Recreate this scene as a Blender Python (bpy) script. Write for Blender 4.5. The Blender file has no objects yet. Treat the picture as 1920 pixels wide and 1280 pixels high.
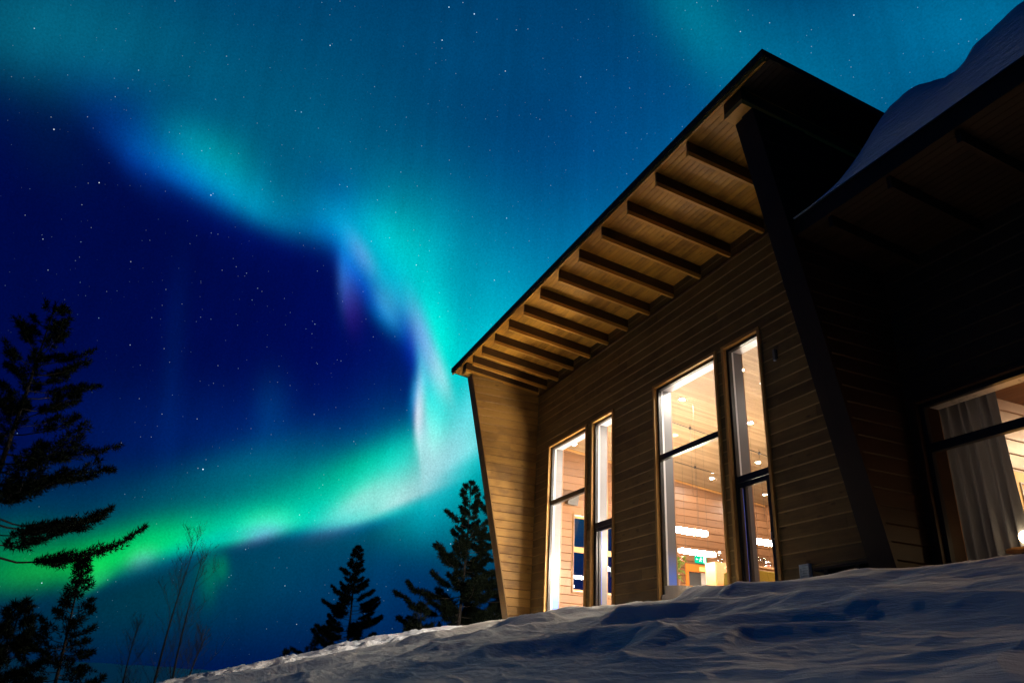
import bpy, math, random
import numpy as np
from mathutils import Vector, Matrix

random.seed(7)
rng = np.random.default_rng(11)
SC = bpy.context.scene
COL = SC.collection

# ------------------------------------------------------------------ camera
AX = Vector((0.39122929, 0.91876033, 0.05309517))       # right
AD = Vector((-0.36294040, 0.20705161, -0.90851742))     # image down
AF = Vector((-0.84570320, 0.33616824, 0.41445990))      # forward
cam_d = bpy.data.cameras.new('camera')
cam = bpy.data.objects.new('camera', cam_d); COL.objects.link(cam)
m = Matrix((AX, -AD, -AF)).transposed().to_4x4()
cam.matrix_world = m
cam_d.sensor_width = 36.0
cam_d.lens = 26.345
cam_d.clip_start = 0.05
cam_d.clip_end = 6000
SC.camera = cam
SC.view_settings.view_transform = 'Standard'
SC.view_settings.look = 'None'
SC.view_settings.exposure = 0.0
SC.view_settings.gamma = 1.0
SC.view_settings.use_curve_mapping = False
SC.render.engine = 'CYCLES'
SC.cycles.use_denoising = True
SC.cycles.max_bounces = 8
SC.cycles.transparent_max_bounces = 12
SC.cycles.sample_clamp_indirect = 6.0

# ------------------------------------------------------------------ night sky with aurora (world, by direction)
AURORA = [
    (1056.8,126.8,20.5,1223.9,423.8,172.9,9.612e-06,0.049229,0.094336),
    (714.1,309.8,34.1,416.1,190.5,100.2,0,0.06602,0.1016),
    (1035.4,626.3,60.6,220.8,445.4,150.1,0,0.17818,0.18542),
    (1179.4,526.1,67.9,294.6,422.7,495.3,0,0.0015677,0.14379),
    (67,66.5,13.6,253.6,148.5,91.7,0.00101,0.09164,0.103),
    (328.4,137.4,23.8,323.2,147.1,87.1,0,0.03631,0.0513),
    (298.5,290.7,40.6,189.6,90.1,45.3,0,0.004919,0.1207),
    (398.4,336.1,26.4,119.9,111.4,30.1,0,0.1177,0.1623),
    (373.6,286.1,42.2,83.4,46.3,40,0,0.1385,0.09082),
    (531.3,409.9,17.3,86.6,144.5,25.1,2.687e-05,0.07712,0.1164),
    (636.9,426.9,16.4,70.8,76.3,36.3,0,0,0.2404),
    (715.8,505.3,51.9,113,107.1,33.7,0,0.3649,0.2404),
    (772.2,527.9,62.7,150.2,143.5,33,0,0.2384,0.2446),
    (679,519.5,56.4,83.4,51.8,24.4,0,0.0003157,0.325),
    (650.3,552,80.9,51.8,21.4,12.9,0.02843,0.001566,0.1214),
    (835.3,667.3,75,114.4,82.2,31.4,0,0.3263,0.31),
    (793.7,627.3,71.3,55.7,13.6,16.8,0.1247,0.05883,0.1909),
    (724.7,591.2,52,37.3,16.3,18.7,0,0.1208,0.2511),
    (905.4,772.1,96.3,188.1,159.2,48.9,0,0.4112,0.2955),
    (784.5,768.2,93,54.4,10.3,5.9,0.4429,0.4452,0.3545),
    (787.6,826.7,84.5,57.6,38.5,6.2,0.3528,0.2369,0.278),
    (825.9,701.6,71,48.4,10.9,20.2,0.2659,0.09373,0.1209),
    (889,767.7,-54.5,126.7,30.6,22.9,0.09119,0.155,0.2012),
    (749.9,937.6,-22.9,74.6,37.6,10.3,0.3452,0.1913,0.1548),
    (745.3,863.3,-39.3,107.7,37,38.3,0,0.222,0.2106),
    (676,969,-12.6,91.3,92.6,12.6,0.0001493,0.3978,0.2275),
    (567.2,970.5,-4.4,108.3,85.8,19,0,0.2861,0.1171),
    (498.4,997.1,-19.4,39.2,24.3,12.2,0.1006,0.0007197,0.2513),
    (444.8,1005.7,-11.3,130.4,48.8,12.4,0,0.456,0.2141),
    (281.6,1025.1,-15.5,110.7,44.1,25.5,0,0.5052,0.0464),
    (171.9,1054.2,-9.7,90.1,46.6,28.1,0,0.2748,0.0003892),
    (23.9,1064.4,-10.7,101.7,67.7,34.3,0,0.1909,0),
    (265.7,1046.2,-22.6,26.3,15.9,14.4,0.05521,0.04836,0.1566),
    (592.4,844.7,5.4,392.9,94.2,98.9,0,0.01269,0.07503),
    (342.5,955.9,0.2,362.9,67.4,63.7,0,0.03746,0.0392),
    (506.3,774.2,90.9,63.4,37.1,28.9,1.821e-05,0.0183,0.05078),
    (322,705.7,94.3,175.1,22.1,20.8,0,0.0041665,0.02386),
    (394.6,1073.5,91.6,44.2,13.4,20.1,0.000111,0.09214,0.01384),
    (798,956.1,-20.7,65.9,134.8,64.4,0,0.221,0.2501),
    (634.7,1075.6,2.7,274.6,110.4,141.9,0,0.02945,0.0578),
    (304,1101.4,-14.3,379.3,77.9,109.3,0,0.03134,0.0002731),
    (1294.4,30.7,59.6,131.7,71.2,51.8,0,0.07487,0.06679),
    (1455.7,141,36.4,264.6,113.2,89.7,0,0.07384,0.09266),
    (1840.2,33.8,-4.1,288.3,132.8,170.3,0,0.1247,0.2137),
    (252.9,299.5,50,67.3,58,29.6,0,0.01632,0.1128),
    (292,285.3,37.6,72.4,62.9,29.5,0,0.03207,0.006413),
    (358.6,344.3,28.5,107.5,49.3,20.5,2.149e-05,0.0301,0.1837),
    (420.7,304,29.9,62.8,59.7,49.1,5.256e-06,0.04934,0),
    (466.4,376.9,32.4,74.4,45.3,25.5,0,0.1232,0.1202),
    (514.8,427,28,76.9,48,32.8,0,0.001298,0.06378),
    (645.4,423.5,17.2,90,49.3,33.3,0,0.1459,0.07869),
    (644.9,502.9,89.4,56.7,28.1,11.2,0,0.1065,0.2463),
    (679.3,476.3,59.9,37,12.9,15.3,0.05841,0,0.08197),
    (723.8,571.1,60,37,27.3,14.7,0.02906,0.136,0.1394),
    (775,638.9,71.9,107.1,26.1,21.2,0,0.0002735,0.2425),
    (821.5,628.1,72.7,79.1,38.2,13.4,0,0.2458,0.04162),
    (800.4,736.3,81.9,90.5,42.9,10.4,0,0.4254,0.2878),
    (779.8,735.6,97.7,37.6,13,9,0,0.2191,0.3548),
    (781.3,791.9,84.8,61,17.8,12.1,0,0,0.09614),
    (809.5,769.4,97.9,61.5,45.2,22.6,0,0.3318,0.2088),
    (858.3,853.1,-34.9,85,40.8,18.5,0.2198,0.1874,0.2062),
    (860.1,879,-49.5,84.6,34.1,32,0,0.2311,0.2467),
    (722.8,949.7,-26.6,77.1,45.8,27.2,0,0.0004555,0.1179),
    (672.4,938.7,-34.8,62.9,17.9,21.8,0.1557,0.0003092,0.07441),
    (618.9,986.8,-8.3,89.9,42,14.7,0,0,0.1378),
    (507.4,976,-4.2,58.6,27.8,16.3,0,0.2043,0),
    (333.1,1037,-19.6,142,18.3,19.6,0,0,0.09896),
    (179.3,1087.9,-28.8,39.3,31,12.2,0.009992,0.3405,0.03747),
    (67.9,1078.4,-17.2,76.9,36.5,29.6,0.003613,0.09625,0),
    (721.6,863.4,-21,120.1,36.2,95.2,0,0.2617,0),
    (427,886.9,-16.9,152.5,41.1,49,0.0002058,0.05957,0.03846),
    (642.5,689,90,80,40.3,39.7,0,0.000104,0.001075),
    (90.8,275.7,30.3,103.3,57.3,64.5,0,0.003048,0),
    (416.4,1063.7,89.9,25.4,12.6,12.6,8.114e-05,0.1062,0.009553),
]

class NT:
    def __init__(s, tree): s.t = tree; s.n = tree.nodes; s.l = tree.links
    def node(s, typ, ins=None, **kw):
        nd = s.n.new(typ)
        for k, v in kw.items(): setattr(nd, k, v)
        for k, v in (ins or {}).items():
            sock = nd.inputs[k]
            if hasattr(v, 'is_linked') or isinstance(v, bpy.types.NodeSocket): s.l.new(v, sock)
            else: sock.default_value = v
        return nd
    def math(s, op, a, b=None, c=None, clamp=False):
        nd = s.node('ShaderNodeMath', operation=op); nd.use_clamp = clamp
        for i, v in enumerate((a, b, c)):
            if v is None: continue
            if isinstance(v, bpy.types.NodeSocket): s.l.new(v, nd.inputs[i])
            else: nd.inputs[i].default_value = v
        return nd.outputs[0]
    def vmath(s, op, a, b=None, c=None, out=0):
        nd = s.node('ShaderNodeVectorMath', operation=op)
        for i, v in enumerate((a, b, c)):
            if v is None: continue
            if isinstance(v, bpy.types.NodeSocket): s.l.new(v, nd.inputs[i])
            else: nd.inputs[i].default_value = v
        return nd.outputs[out]

world = bpy.data.worlds.new('World'); SC.world = world
world.use_nodes = True
w = NT(world.node_tree); w.n.clear()
d = w.node('ShaderNodeTexCoord').outputs['Generated']
du = w.vmath('DOT_PRODUCT', d, tuple(AX), out=1)
dv = w.vmath('DOT_PRODUCT', d, tuple(AD), out=1)
df = w.vmath('DOT_PRODUCT', d, tuple(AF), out=1)
dfc = w.math('MAXIMUM', df, 0.02)
uu = w.math('MULTIPLY', w.math('DIVIDE', du, dfc), 1405.08)
vv = w.math('MULTIPLY', w.math('DIVIDE', dv, dfc), 1405.08)
uv = w.node('ShaderNodeCombineXYZ', {0: uu, 1: vv, 2: 0.0}).outputs[0]
# one brightness field shared by all curtains: faint upright rays, slow mottling, fine grain
front = w.node('ShaderNodeMapRange', {'Value': df, 'From Min': 0.42, 'From Max': 0.76}, interpolation_type='SMOOTHSTEP').outputs[0]
sd_ = w.node('ShaderNodeSeparateXYZ', {0: d})
az_ = w.math('ARCTAN2', sd_.outputs[1], sd_.outputs[0])
rv = w.node('ShaderNodeCombineXYZ', {0: w.math('MULTIPLY', az_, 34.0), 1: w.math('MULTIPLY', sd_.outputs[2], 3.0), 2: 0.0}).outputs[0]
rays = w.node('ShaderNodeTexNoise', {'Vector': rv, 'Scale': 1.0, 'Detail': 3.0, 'Roughness': 0.55}).outputs[0]
mott = w.node('ShaderNodeTexNoise', {'Vector': d, 'Scale': 9.0, 'Detail': 4.0, 'Roughness': 0.6}).outputs[0]
grain = w.node('ShaderNodeTexNoise', {'Vector': d, 'Scale': 420.0, 'Detail': 2.0, 'Roughness': 0.7}).outputs[0]
field = w.math('MULTIPLY', w.math('MULTIPLY_ADD', rays, 0.30, 0.85), w.math('MULTIPLY', w.math('MULTIPLY_ADD', mott, 0.28, 0.86), w.math('MULTIPLY_ADD', grain, 0.64, 0.68)))
kf = w.math('MULTIPLY', field, front)
shader = None
def add_layer(col, strength):
    global shader
    b_ = w.node('ShaderNodeBackground', {'Color': col, 'Strength': strength}).outputs[0]
    shader = b_ if shader is None else w.node('ShaderNodeAddShader', {0: shader, 1: b_}).outputs[0]
live = [a for a in AURORA if max(a[6:]) >= 2e-3]
for part in range(4):
    acc = None
    for cx, cy, ang, sl, su, sd, r, g, b in live[part::4]:
        mp = w.node('ShaderNodeMapping', {'Vector': uv}, vector_type='TEXTURE')
        mp.inputs['Location'].default_value = (cx - 960, cy - 640, 0)
        mp.inputs['Rotation'].default_value = (0, 0, math.radians(ang))
        mp.inputs['Scale'].default_value = (sl, su, 1)
        sp = w.node('ShaderNodeSeparateXYZ', {0: mp.outputs[0]})
        n = w.math('MAXIMUM', w.math('MULTIPLY', sp.outputs[1], -1.0), w.math('MULTIPLY', sp.outputs[1], su / sd))
        q = w.math('MULTIPLY_ADD', n, n, w.math('MULTIPLY', sp.outputs[0], sp.outputs[0]))
        e = w.math('POWER', 2.718281828, w.math('MULTIPLY', q, -1.0))
        cmb = w.node('ShaderNodeCombineXYZ', {0: e, 1: e, 2: e}).outputs[0]
        acc = w.vmath('MULTIPLY_ADD', cmb, (r, g, b), acc if acc is not None else (0.0, 0.0, 0.0))
    add_layer(acc, kf)
NIGHT = w.math('MULTIPLY', w.math('MULTIPLY_ADD', front, 0.93, 0.07), field)
add_layer((0.0, 0.0026, 0.060, 1), NIGHT)
rear = w.math('POWER', w.math('MAXIMUM', w.vmath('DOT_PRODUCT', d, (0.24, -0.93, 0.28), out=1), 0.0), 6.0)  # unseen glow behind the camera, added to light the roof snow
add_layer((0.0, 0.020, 0.08, 1), rear)
# stars: three densities of points scattered on the sphere
def stars(scale, rad, gain, power):
    vo = w.node('ShaderNodeTexVoronoi', {'Vector': d, 'Scale': scale})
    fall = w.math('SUBTRACT', 1.0, w.math('DIVIDE', vo.outputs['Distance'], rad), clamp=True)
    sepc = w.node('ShaderNodeSeparateColor', {0: vo.outputs['Color']})
    br = w.math('MULTIPLY', w.math('POWER', sepc.outputs[0], power), gain)
    tint = w.node('ShaderNodeMix', {'Factor': sepc.outputs[2]}, data_type='RGBA')
    tint.inputs[6].default_value = (0.45, 0.75, 1.0, 1); tint.inputs[7].default_value = (0.95, 1.0, 1.0, 1)
    s_ = w.vmath('SCALE', tint.outputs[2]); w.l.new(w.math('MULTIPLY', fall, br), s_.node.inputs['Scale'])
    return s_
st = w.vmath('ADD', stars(30.0, 0.027, 9.0, 2.6), w.vmath('ADD', stars(72.0, 0.052, 2.6, 4.5), stars(150.0, 0.085, 0.8, 3.2)))
add_layer(st, 1.0)
w.node('ShaderNodeOutputWorld', {'Surface': shader})

# ------------------------------------------------------------------ helpers
def tag(o, label=None, cat=None, group=None, kind=None):
    if label: o['label'] = label
    if cat: o['category'] = cat
    if group: o['group'] = group
    if kind: o['kind'] = kind
    return o

def thing(name, label, cat, loc=(0, 0, 0), group=None):
    o = bpy.data.objects.new(name, None); COL.objects.link(o)
    o.location = loc; o.empty_display_size = 0.2
    return tag(o, label, cat, group)

def link_mesh(name, me, parent=None):
    o = bpy.data.objects.new(name, me); COL.objects.link(o)
    if parent is not None:
        o.parent = parent
        base = Vector((0, 0, 0)); p = parent
        while p is not None: base += p.location; p = p.parent
        o.location = -base          # meshes are written in world metres
    return o

class MB:
    """collects faces in world metres; build() links them as ONE mesh object"""
    def __init__(s): s.v = []; s.f = []; s.r = []; s.mi = []
    def add(s, vs, fs, rnd=None, mi=0):
        o = len(s.v); s.v += [tuple(x) for x in vs]
        if rnd is None: rnd = random.random()
        for f in fs: s.f.append(tuple(i + o for i in f)); s.r.append(rnd); s.mi.append(mi)
    def box(s, x0, x1, y0, y1, z0, z1, rnd=None, mi=0):
        vs = [(x0,y0,z0),(x1,y0,z0),(x1,y1,z0),(x0,y1,z0),(x0,y0,z1),(x1,y0,z1),(x1,y1,z1),(x0,y1,z1)]
        s.add(vs, [(0,3,2,1),(4,5,6,7),(0,1,5,4),(1,2,6,5),(2,3,7,6),(3,0,4,7)], rnd, mi)
    def prism(s, loop0, loop1, rnd=None, mi=0):
        n = len(loop0)
        fs = [tuple(range(n - 1, -1, -1)), tuple(range(n, 2 * n))]
        fs += [(i, (i + 1) % n, n + (i + 1) % n, n + i) for i in range(n)]
        s.add(list(loop0) + list(loop1), fs, rnd, mi)
    def tube(s, pts, rads, seg=6, rnd=None, cap=True, mi=0):
        pts = [Vector(p) for p in pts]; vs = []; fs = []
        for i, p in enumerate(pts):
            t = (pts[min(i + 1, len(pts) - 1)] - pts[max(i - 1, 0)]).normalized()
            a = t.orthogonal().normalized() if i == 0 else (a - t * a.dot(t)).normalized()
            b = t.cross(a); r = rads[i] if hasattr(rads, '__len__') else rads
            for k in range(seg):
                th = 2 * math.pi * k / seg
                vs.append(p + (a * math.cos(th) + b * math.sin(th)) * r)
        for i in range(len(pts) - 1):
            for k in range(seg):
                k2 = (k + 1) % seg
                fs.append((i*seg+k, i*seg+k2, (i+1)*seg+k2, (i+1)*seg+k))
        if cap:
            fs.append(tuple(range(seg - 1, -1, -1))); fs.append(tuple((len(pts)-1)*seg + k for k in range(seg)))
        s.add(vs, fs, rnd, mi)
    def lathe(s, cx, cy, prof, seg=20, rnd=None, mi=0):
        vs = []; fs = []
        for (r, z) in prof:
            for k in range(seg):
                th = 2 * math.pi * k / seg
                vs.append((cx + r * math.cos(th), cy + r * math.sin(th), z))
        for i in range(len(prof) - 1):
            for k in range(seg):
                k2 = (k + 1) % seg
                fs.append((i*seg+k, i*seg+k2, (i+1)*seg+k2, (i+1)*seg+k))
        fs.append(tuple(range(seg - 1, -1, -1))); fs.append(tuple((len(prof)-1)*seg + k for k in range(seg)))
        s.add(vs, fs, rnd, mi)
    def build(s, name, mats, parent=None, smooth=False, bevel=0.0):
        me = bpy.data.meshes.new(name)
        me.from_pydata(s.v, [], s.f)
        if not isinstance(mats, (list, tuple)): mats = [mats]
        for mm in mats: me.materials.append(mm)
        at = me.attributes.new('rnd', 'FLOAT', 'FACE')
        at.data.foreach_set('value', np.array(s.r, dtype=np.float32))
        me.polygons.foreach_set('material_index', np.array(s.mi, dtype=np.int32))
        if smooth: me.polygons.foreach_set('use_smooth', np.ones(len(s.f), dtype=bool))
        me.update()
        o = link_mesh(name, me, parent)
        if bevel:
            bm_ = o.modifiers.new('bevel', 'BEVEL'); bm_.width = bevel; bm_.segments = 2; bm_.limit_method = 'ANGLE'
        return o

def bars(box_list):
    b = MB()
    for q in box_list: b.box(*q)
    return b

# ------------------------------------------------------------------ materials
def mat(name):
    mm = bpy.data.materials.new(name); mm.use_nodes = True
    t = NT(mm.node_tree); bsdf = t.n['Principled BSDF']
    return mm, t, bsdf

def plain(name, col, rough=0.6, metal=0.0, var=0.12, scale=6.0, bump=0.0):
    mm, t, b = mat(name)
    pos = t.node('ShaderNodeNewGeometry').outputs['Position']
    nz = t.node('ShaderNodeTexNoise', {'Vector': pos, 'Scale': scale, 'Detail': 5.0}).outputs[0]
    k = t.math('MULTIPLY_ADD', nz, 2 * var, 1 - var)
    c = t.vmath('SCALE', tuple(col)); t.l.new(k, c.node.inputs['Scale'])
    t.l.new(c, b.inputs['Base Color'])
    t.l.new(t.math('MULTIPLY_ADD', nz, 0.2, rough - 0.1, clamp=True), b.inputs['Roughness'])
    b.inputs['Metallic'].default_value = metal
    if bump:
        bp = t.node('ShaderNodeBump', {'Height': nz, 'Strength': bump, 'Distance': 0.02}); t.l.new(bp.outputs[0], b.inputs['Normal'])
    return mm

def wood(name, light, dark, along, rough=0.55, knots=0.5, weather=0.35, spec=0.35):
    """planed softwood: grain stretched along one axis, a random tone per board, knots and weather stains"""
    mm, t, b = mat(name)
    pos = t.node('ShaderNodeNewGeometry').outputs['Position']
    rnd = t.node('ShaderNodeAttribute', attribute_name='rnd').outputs['Fac']
    off = t.node('ShaderNodeCombineXYZ', {0: t.math('MULTIPLY', rnd, 37.0), 1: t.math('MULTIPLY', rnd, 91.0), 2: 0.0}).outputs[0]
    p = t.vmath('ADD', pos, off)
    sc = {'X': (1.2, 22, 22), 'Y': (22, 1.2, 22), 'Z': (22, 22, 1.2)}[along]
    grain = t.node('ShaderNodeTexNoise', {'Vector': t.vmath('MULTIPLY', p, sc), 'Scale': 1.0, 'Detail': 6.0, 'Roughness': 0.65, 'Distortion': 0.6}).outputs[0]
    sk = {'X': (2.6, 7, 7), 'Y': (7, 2.6, 7), 'Z': (7, 7, 2.6)}[along]
    vo = t.node('ShaderNodeTexVoronoi', {'Vector': t.vmath('MULTIPLY', p, sk), 'Scale': 0.9}).outputs['Distance']
    knot = t.node('ShaderNodeMapRange', {'Value': vo, 'From Min': 0.05, 'From Max': 0.17, 'To Min': 1.0, 'To Max': 0.0}, interpolation_type='SMOOTHSTEP').outputs[0]
    stain = t.node('ShaderNodeTexNoise', {'Vector': t.vmath('MULTIPLY', pos, (1.6, 1.6, 2.4)), 'Scale': 1.0, 'Detail': 4.0, 'Roughness': 0.6}).outputs[0]
    st_ = t.node('ShaderNodeMapRange', {'Value': stain, 'From Min': 0.42, 'From Max': 0.72}, interpolation_type='SMOOTHSTEP').outputs[0]
    f = t.math('MULTIPLY_ADD', grain, 0.95, -0.05)
    f = t.math('MULTIPLY_ADD', rnd, 0.42, t.math('SUBTRACT', f, 0.21))
    f = t.math('SUBTRACT', f, t.math('MULTIPLY', knot, knots))
    f = t.math('SUBTRACT', f, t.math('MULTIPLY', st_, weather), clamp=True)
    mx = t.node('ShaderNodeMix', {'Factor': f}, data_type='RGBA')
    mx.inputs[6].default_value = (*dark, 1); mx.inputs[7].default_value = (*light, 1)
    t.l.new(mx.outputs[2], b.inputs['Base Color'])
    t.l.new(t.math('MULTIPLY_ADD', grain, 0.25, rough - 0.12), b.inputs['Roughness'])
    b.inputs['Specular IOR Level'].default_value = spec
    bp = t.node('ShaderNodeBump', {'Height': grain, 'Strength': 0.25, 'Distance': 0.004})
    t.l.new(bp.outputs[0], b.inputs['Normal'])
    return mm

def emit(name, col, strength):
    mm = bpy.data.materials.new(name); mm.use_nodes = True
    t = NT(mm.node_tree); t.n.clear()
    e = t.node('ShaderNodeEmission', {'Color': (*col, 1), 'Strength': strength})
    t.node('ShaderNodeOutputMaterial', {'Surface': e.outputs[0]})
    return mm

def blue_glow_fade(name):  # paints a blue glow low on the lining, fading upwards
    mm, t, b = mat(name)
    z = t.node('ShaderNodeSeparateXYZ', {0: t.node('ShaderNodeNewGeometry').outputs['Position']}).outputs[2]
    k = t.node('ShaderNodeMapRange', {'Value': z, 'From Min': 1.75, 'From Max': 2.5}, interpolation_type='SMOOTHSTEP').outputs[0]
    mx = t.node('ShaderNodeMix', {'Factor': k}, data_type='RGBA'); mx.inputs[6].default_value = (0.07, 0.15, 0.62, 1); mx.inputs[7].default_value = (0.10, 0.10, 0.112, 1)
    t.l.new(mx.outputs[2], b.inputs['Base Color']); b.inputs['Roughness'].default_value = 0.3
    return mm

def glass_sheet(name, tint=(0.97, 0.98, 0.98)):
    mm = bpy.data.materials.new(name); mm.use_nodes = True
    t = NT(mm.node_tree); t.n.clear()
    tr = t.node('ShaderNodeBsdfTransparent', {'Color': (*tint, 1)})
    gl = t.node('ShaderNodeBsdfGlossy', {'Roughness': 0.01})
    fr = t.node('ShaderNodeFresnel', {'IOR': 1.5})
    mx = t.node('ShaderNodeMixShader', {0: fr.outputs[0], 1: tr.outputs[0], 2: gl.outputs[0]})
    t.node('ShaderNodeOutputMaterial', {'Surface': mx.outputs[0]})
    return mm

M = {}
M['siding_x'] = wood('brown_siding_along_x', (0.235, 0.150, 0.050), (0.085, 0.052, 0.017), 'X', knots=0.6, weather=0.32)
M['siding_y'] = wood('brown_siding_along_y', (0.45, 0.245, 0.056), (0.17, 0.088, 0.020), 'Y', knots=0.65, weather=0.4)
M['dark_x'] = wood('shaded_boards_along_x', (0.045, 0.025, 0.013), (0.018, 0.010, 0.005), 'X', knots=0.3)  # wing and right fin boards: their shade is put into the tone
M['dark_y'] = wood('shaded_boards_along_y', (0.036, 0.017, 0.008), (0.015, 0.007, 0.003), 'Y', knots=0.3)
M['rafter'] = wood('dark_rafter_wood', (0.11, 0.055, 0.016), (0.04, 0.02, 0.006), 'Y', knots=0.4)
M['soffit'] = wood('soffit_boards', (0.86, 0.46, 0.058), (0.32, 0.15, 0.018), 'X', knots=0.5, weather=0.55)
M['bevel_x'] = wood('lit_board_edge_along_x', (0.40, 0.27, 0.10), (0.21, 0.135, 0.05), 'X', knots=0.2)  # light caught by the wall's board edges, put into the tone
M['bevel_y'] = wood('shaded_board_edge_along_y', (0.30, 0.16, 0.045), (0.14, 0.07, 0.02), 'Y', knots=0.2)  # groove shade on the left fin, put into the tone
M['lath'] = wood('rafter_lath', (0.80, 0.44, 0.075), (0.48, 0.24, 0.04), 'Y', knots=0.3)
M['trim'] = wood('window_trim_wood', (0.55, 0.30, 0.085), (0.3, 0.16, 0.045), 'Z', knots=0.2, weather=0.15)
M['pine_y'] = wood('interior_pine_along_y', (0.190, 0.092, 0.042), (0.095, 0.043, 0.019), 'Y', knots=0.35, weather=0.05, rough=0.45)
M['pine_x'] = wood('interior_pine_along_x', (0.190, 0.092, 0.042), (0.095, 0.043, 0.019), 'X', knots=0.35, weather=0.05, rough=0.45)
M['ceil'] = wood('ceiling_pine', (0.30, 0.215, 0.130), (0.12, 0.078, 0.042), 'Y', knots=0.2, weather=0.03, rough=0.5)
M['oak'] = wood('oak_veneer', (0.40, 0.21, 0.07), (0.28, 0.14, 0.045), 'Z', knots=0.0, weather=0.0, rough=0.4)
M['door_wood'] = wood('orange_door_wood', (0.45, 0.15, 0.025), (0.32, 0.10, 0.016), 'Z', knots=0.0, weather=0.0, rough=0.35)
M['floor'] = wood('floor_boards', (0.34, 0.22, 0.11), (0.22, 0.14, 0.065), 'X', knots=0.2, weather=0.0, rough=0.35)
M['black_metal'] = plain('black_painted_metal', (0.012, 0.012, 0.014), 0.35)
M['roof_metal'] = plain('black_roof_sheet', (0.018, 0.015, 0.013), 0.75)
M['white_paint'] = plain('white_painted_jamb', (0.46, 0.47, 0.52), 0.3, var=0.05)
M['grey_jamb'] = plain('grey_jamb_lining', (0.10, 0.10, 0.112), 0.35, var=0.05)
M['blue_glow_jamb'] = plain('blue_glow_jamb_lining', (0.06, 0.13, 0.80), 0.3, var=0.05)  # blue glow beside the doors, put into the lining colour
M['blue_glow_fade'] = blue_glow_fade('blue_glow_over_grey_lining')
M['casing'] = plain('brown_casing', (0.22, 0.12, 0.07), 0.5)
M['grey_fabric'] = plain('grey_fabric', (0.30, 0.27, 0.25), 0.9, scale=60, bump=0.2)
M['curtain'] = plain('grey_curtain_cloth', (0.085, 0.098, 0.125), 0.85, scale=40, bump=0.15)
M['white_cloth'] = plain('white_cloth', (0.80, 0.80, 0.82), 0.8, var=0.04)
M['yellow_cloth'] = plain('mustard_cloth', (0.46, 0.33, 0.04), 0.85, var=0.1, scale=30)
M['speaker'] = plain('dark_grille', (0.03, 0.03, 0.032), 0.6)
M['lamp_grey'] = plain('grey_lamp_body', (0.12, 0.12, 0.12), 0.5)
M['grille'] = plain('grey_grille', (0.38, 0.42, 0.38), 0.7)
M['vent'] = plain('galvanised_louvre', (0.80, 0.86, 0.88), 0.4, metal=0.0, var=0.05)
M['steel'] = plain('brushed_steel', (0.6, 0.6, 0.6), 0.3, metal=1.0, var=0.05)
M['leaf'] = plain('green_leaf', (0.16, 0.30, 0.05), 0.5, var=0.3, scale=20)
M['petal'] = plain('pale_petal', (0.75, 0.35, 0.30), 0.6)
M['pot'] = plain('clay_pot', (0.32, 0.2, 0.14), 0.7)
M['panel'] = plain('ochre_panel', (0.70, 0.48, 0.16), 0.6, var=0.06)
M['pane'] = glass_sheet('window_glass')
M['clear'] = glass_sheet('drinking_glass', (0.9, 0.92, 0.92))
M['lamp'] = emit('pendant_glow', (1.0, 0.87, 0.70), 190.0)
M['spot'] = emit('downlight_glow', (1.0, 0.88, 0.72), 3500.0)
M['lamp_unseen'] = emit('unseen_pendant_glow', (1.0, 0.82, 0.60), 500.0)
M['wing_lamp'] = emit('wing_lamp_glow', (1.0, 0.68, 0.40), 3400.0)
M['outdoor'] = emit('outdoor_lamp_glow', (1.0, 0.93, 0.86), 7000.0)
M['bulb'] = emit('table_lamp_glow', (1.0, 0.68, 0.34), 30.0)
M['exit_green'] = emit('exit_sign_green', (0.0, 0.55, 0.30), 1.6)
M['exit_white'] = emit('exit_sign_white', (0.9, 1.0, 0.95), 2.0)
M['bark'] = plain('pine_bark', (0.03, 0.022, 0.017), 0.9, var=0.3, scale=12)
M['needle'] = plain('pine_needles', (0.009, 0.014, 0.008), 0.9, var=0.35, scale=2); M['needle'].node_tree.nodes['Principled BSDF'].inputs['Specular IOR Level'].default_value = 0.05
M['birch'] = plain('birch_twigs', (0.009, 0.008, 0.008), 0.9, var=0.2)

def snow_mat(name, col=(0.86, 0.83, 0.79)):
    mm, t, b = mat(name)
    pos = t.node('ShaderNodeNewGeometry').outputs['Position']
    n1 = t.node('ShaderNodeTexNoise', {'Vector': t.vmath('MULTIPLY', pos, (4.0, 14.0, 14.0)), 'Scale': 1.0, 'Detail': 6.0, 'Roughness': 0.6}).outputs[0]
    n2 = t.node('ShaderNodeTexNoise', {'Vector': pos, 'Scale': 210.0, 'Detail': 4.0}).outputs[0]
    h = t.math('MULTIPLY_ADD', n2, 0.16, n1)
    bp = t.node('ShaderNodeBump', {'Height': h, 'Strength': 0.5, 'Distance': 0.05})
    t.l.new(bp.outputs[0], b.inputs['Normal'])
    b.inputs['Base Color'].default_value = (*col, 1)
    b.inputs['Roughness'].default_value = 0.75
    b.inputs['Specular IOR Level'].default_value = 0.25
    return mm
M['snow'] = snow_mat('wind_packed_snow'); M['roof_snow'] = snow_mat('skylit_roof_snow', (0.64, 0.76, 0.92))  # blue sky light is put into the roof snow colour

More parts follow.
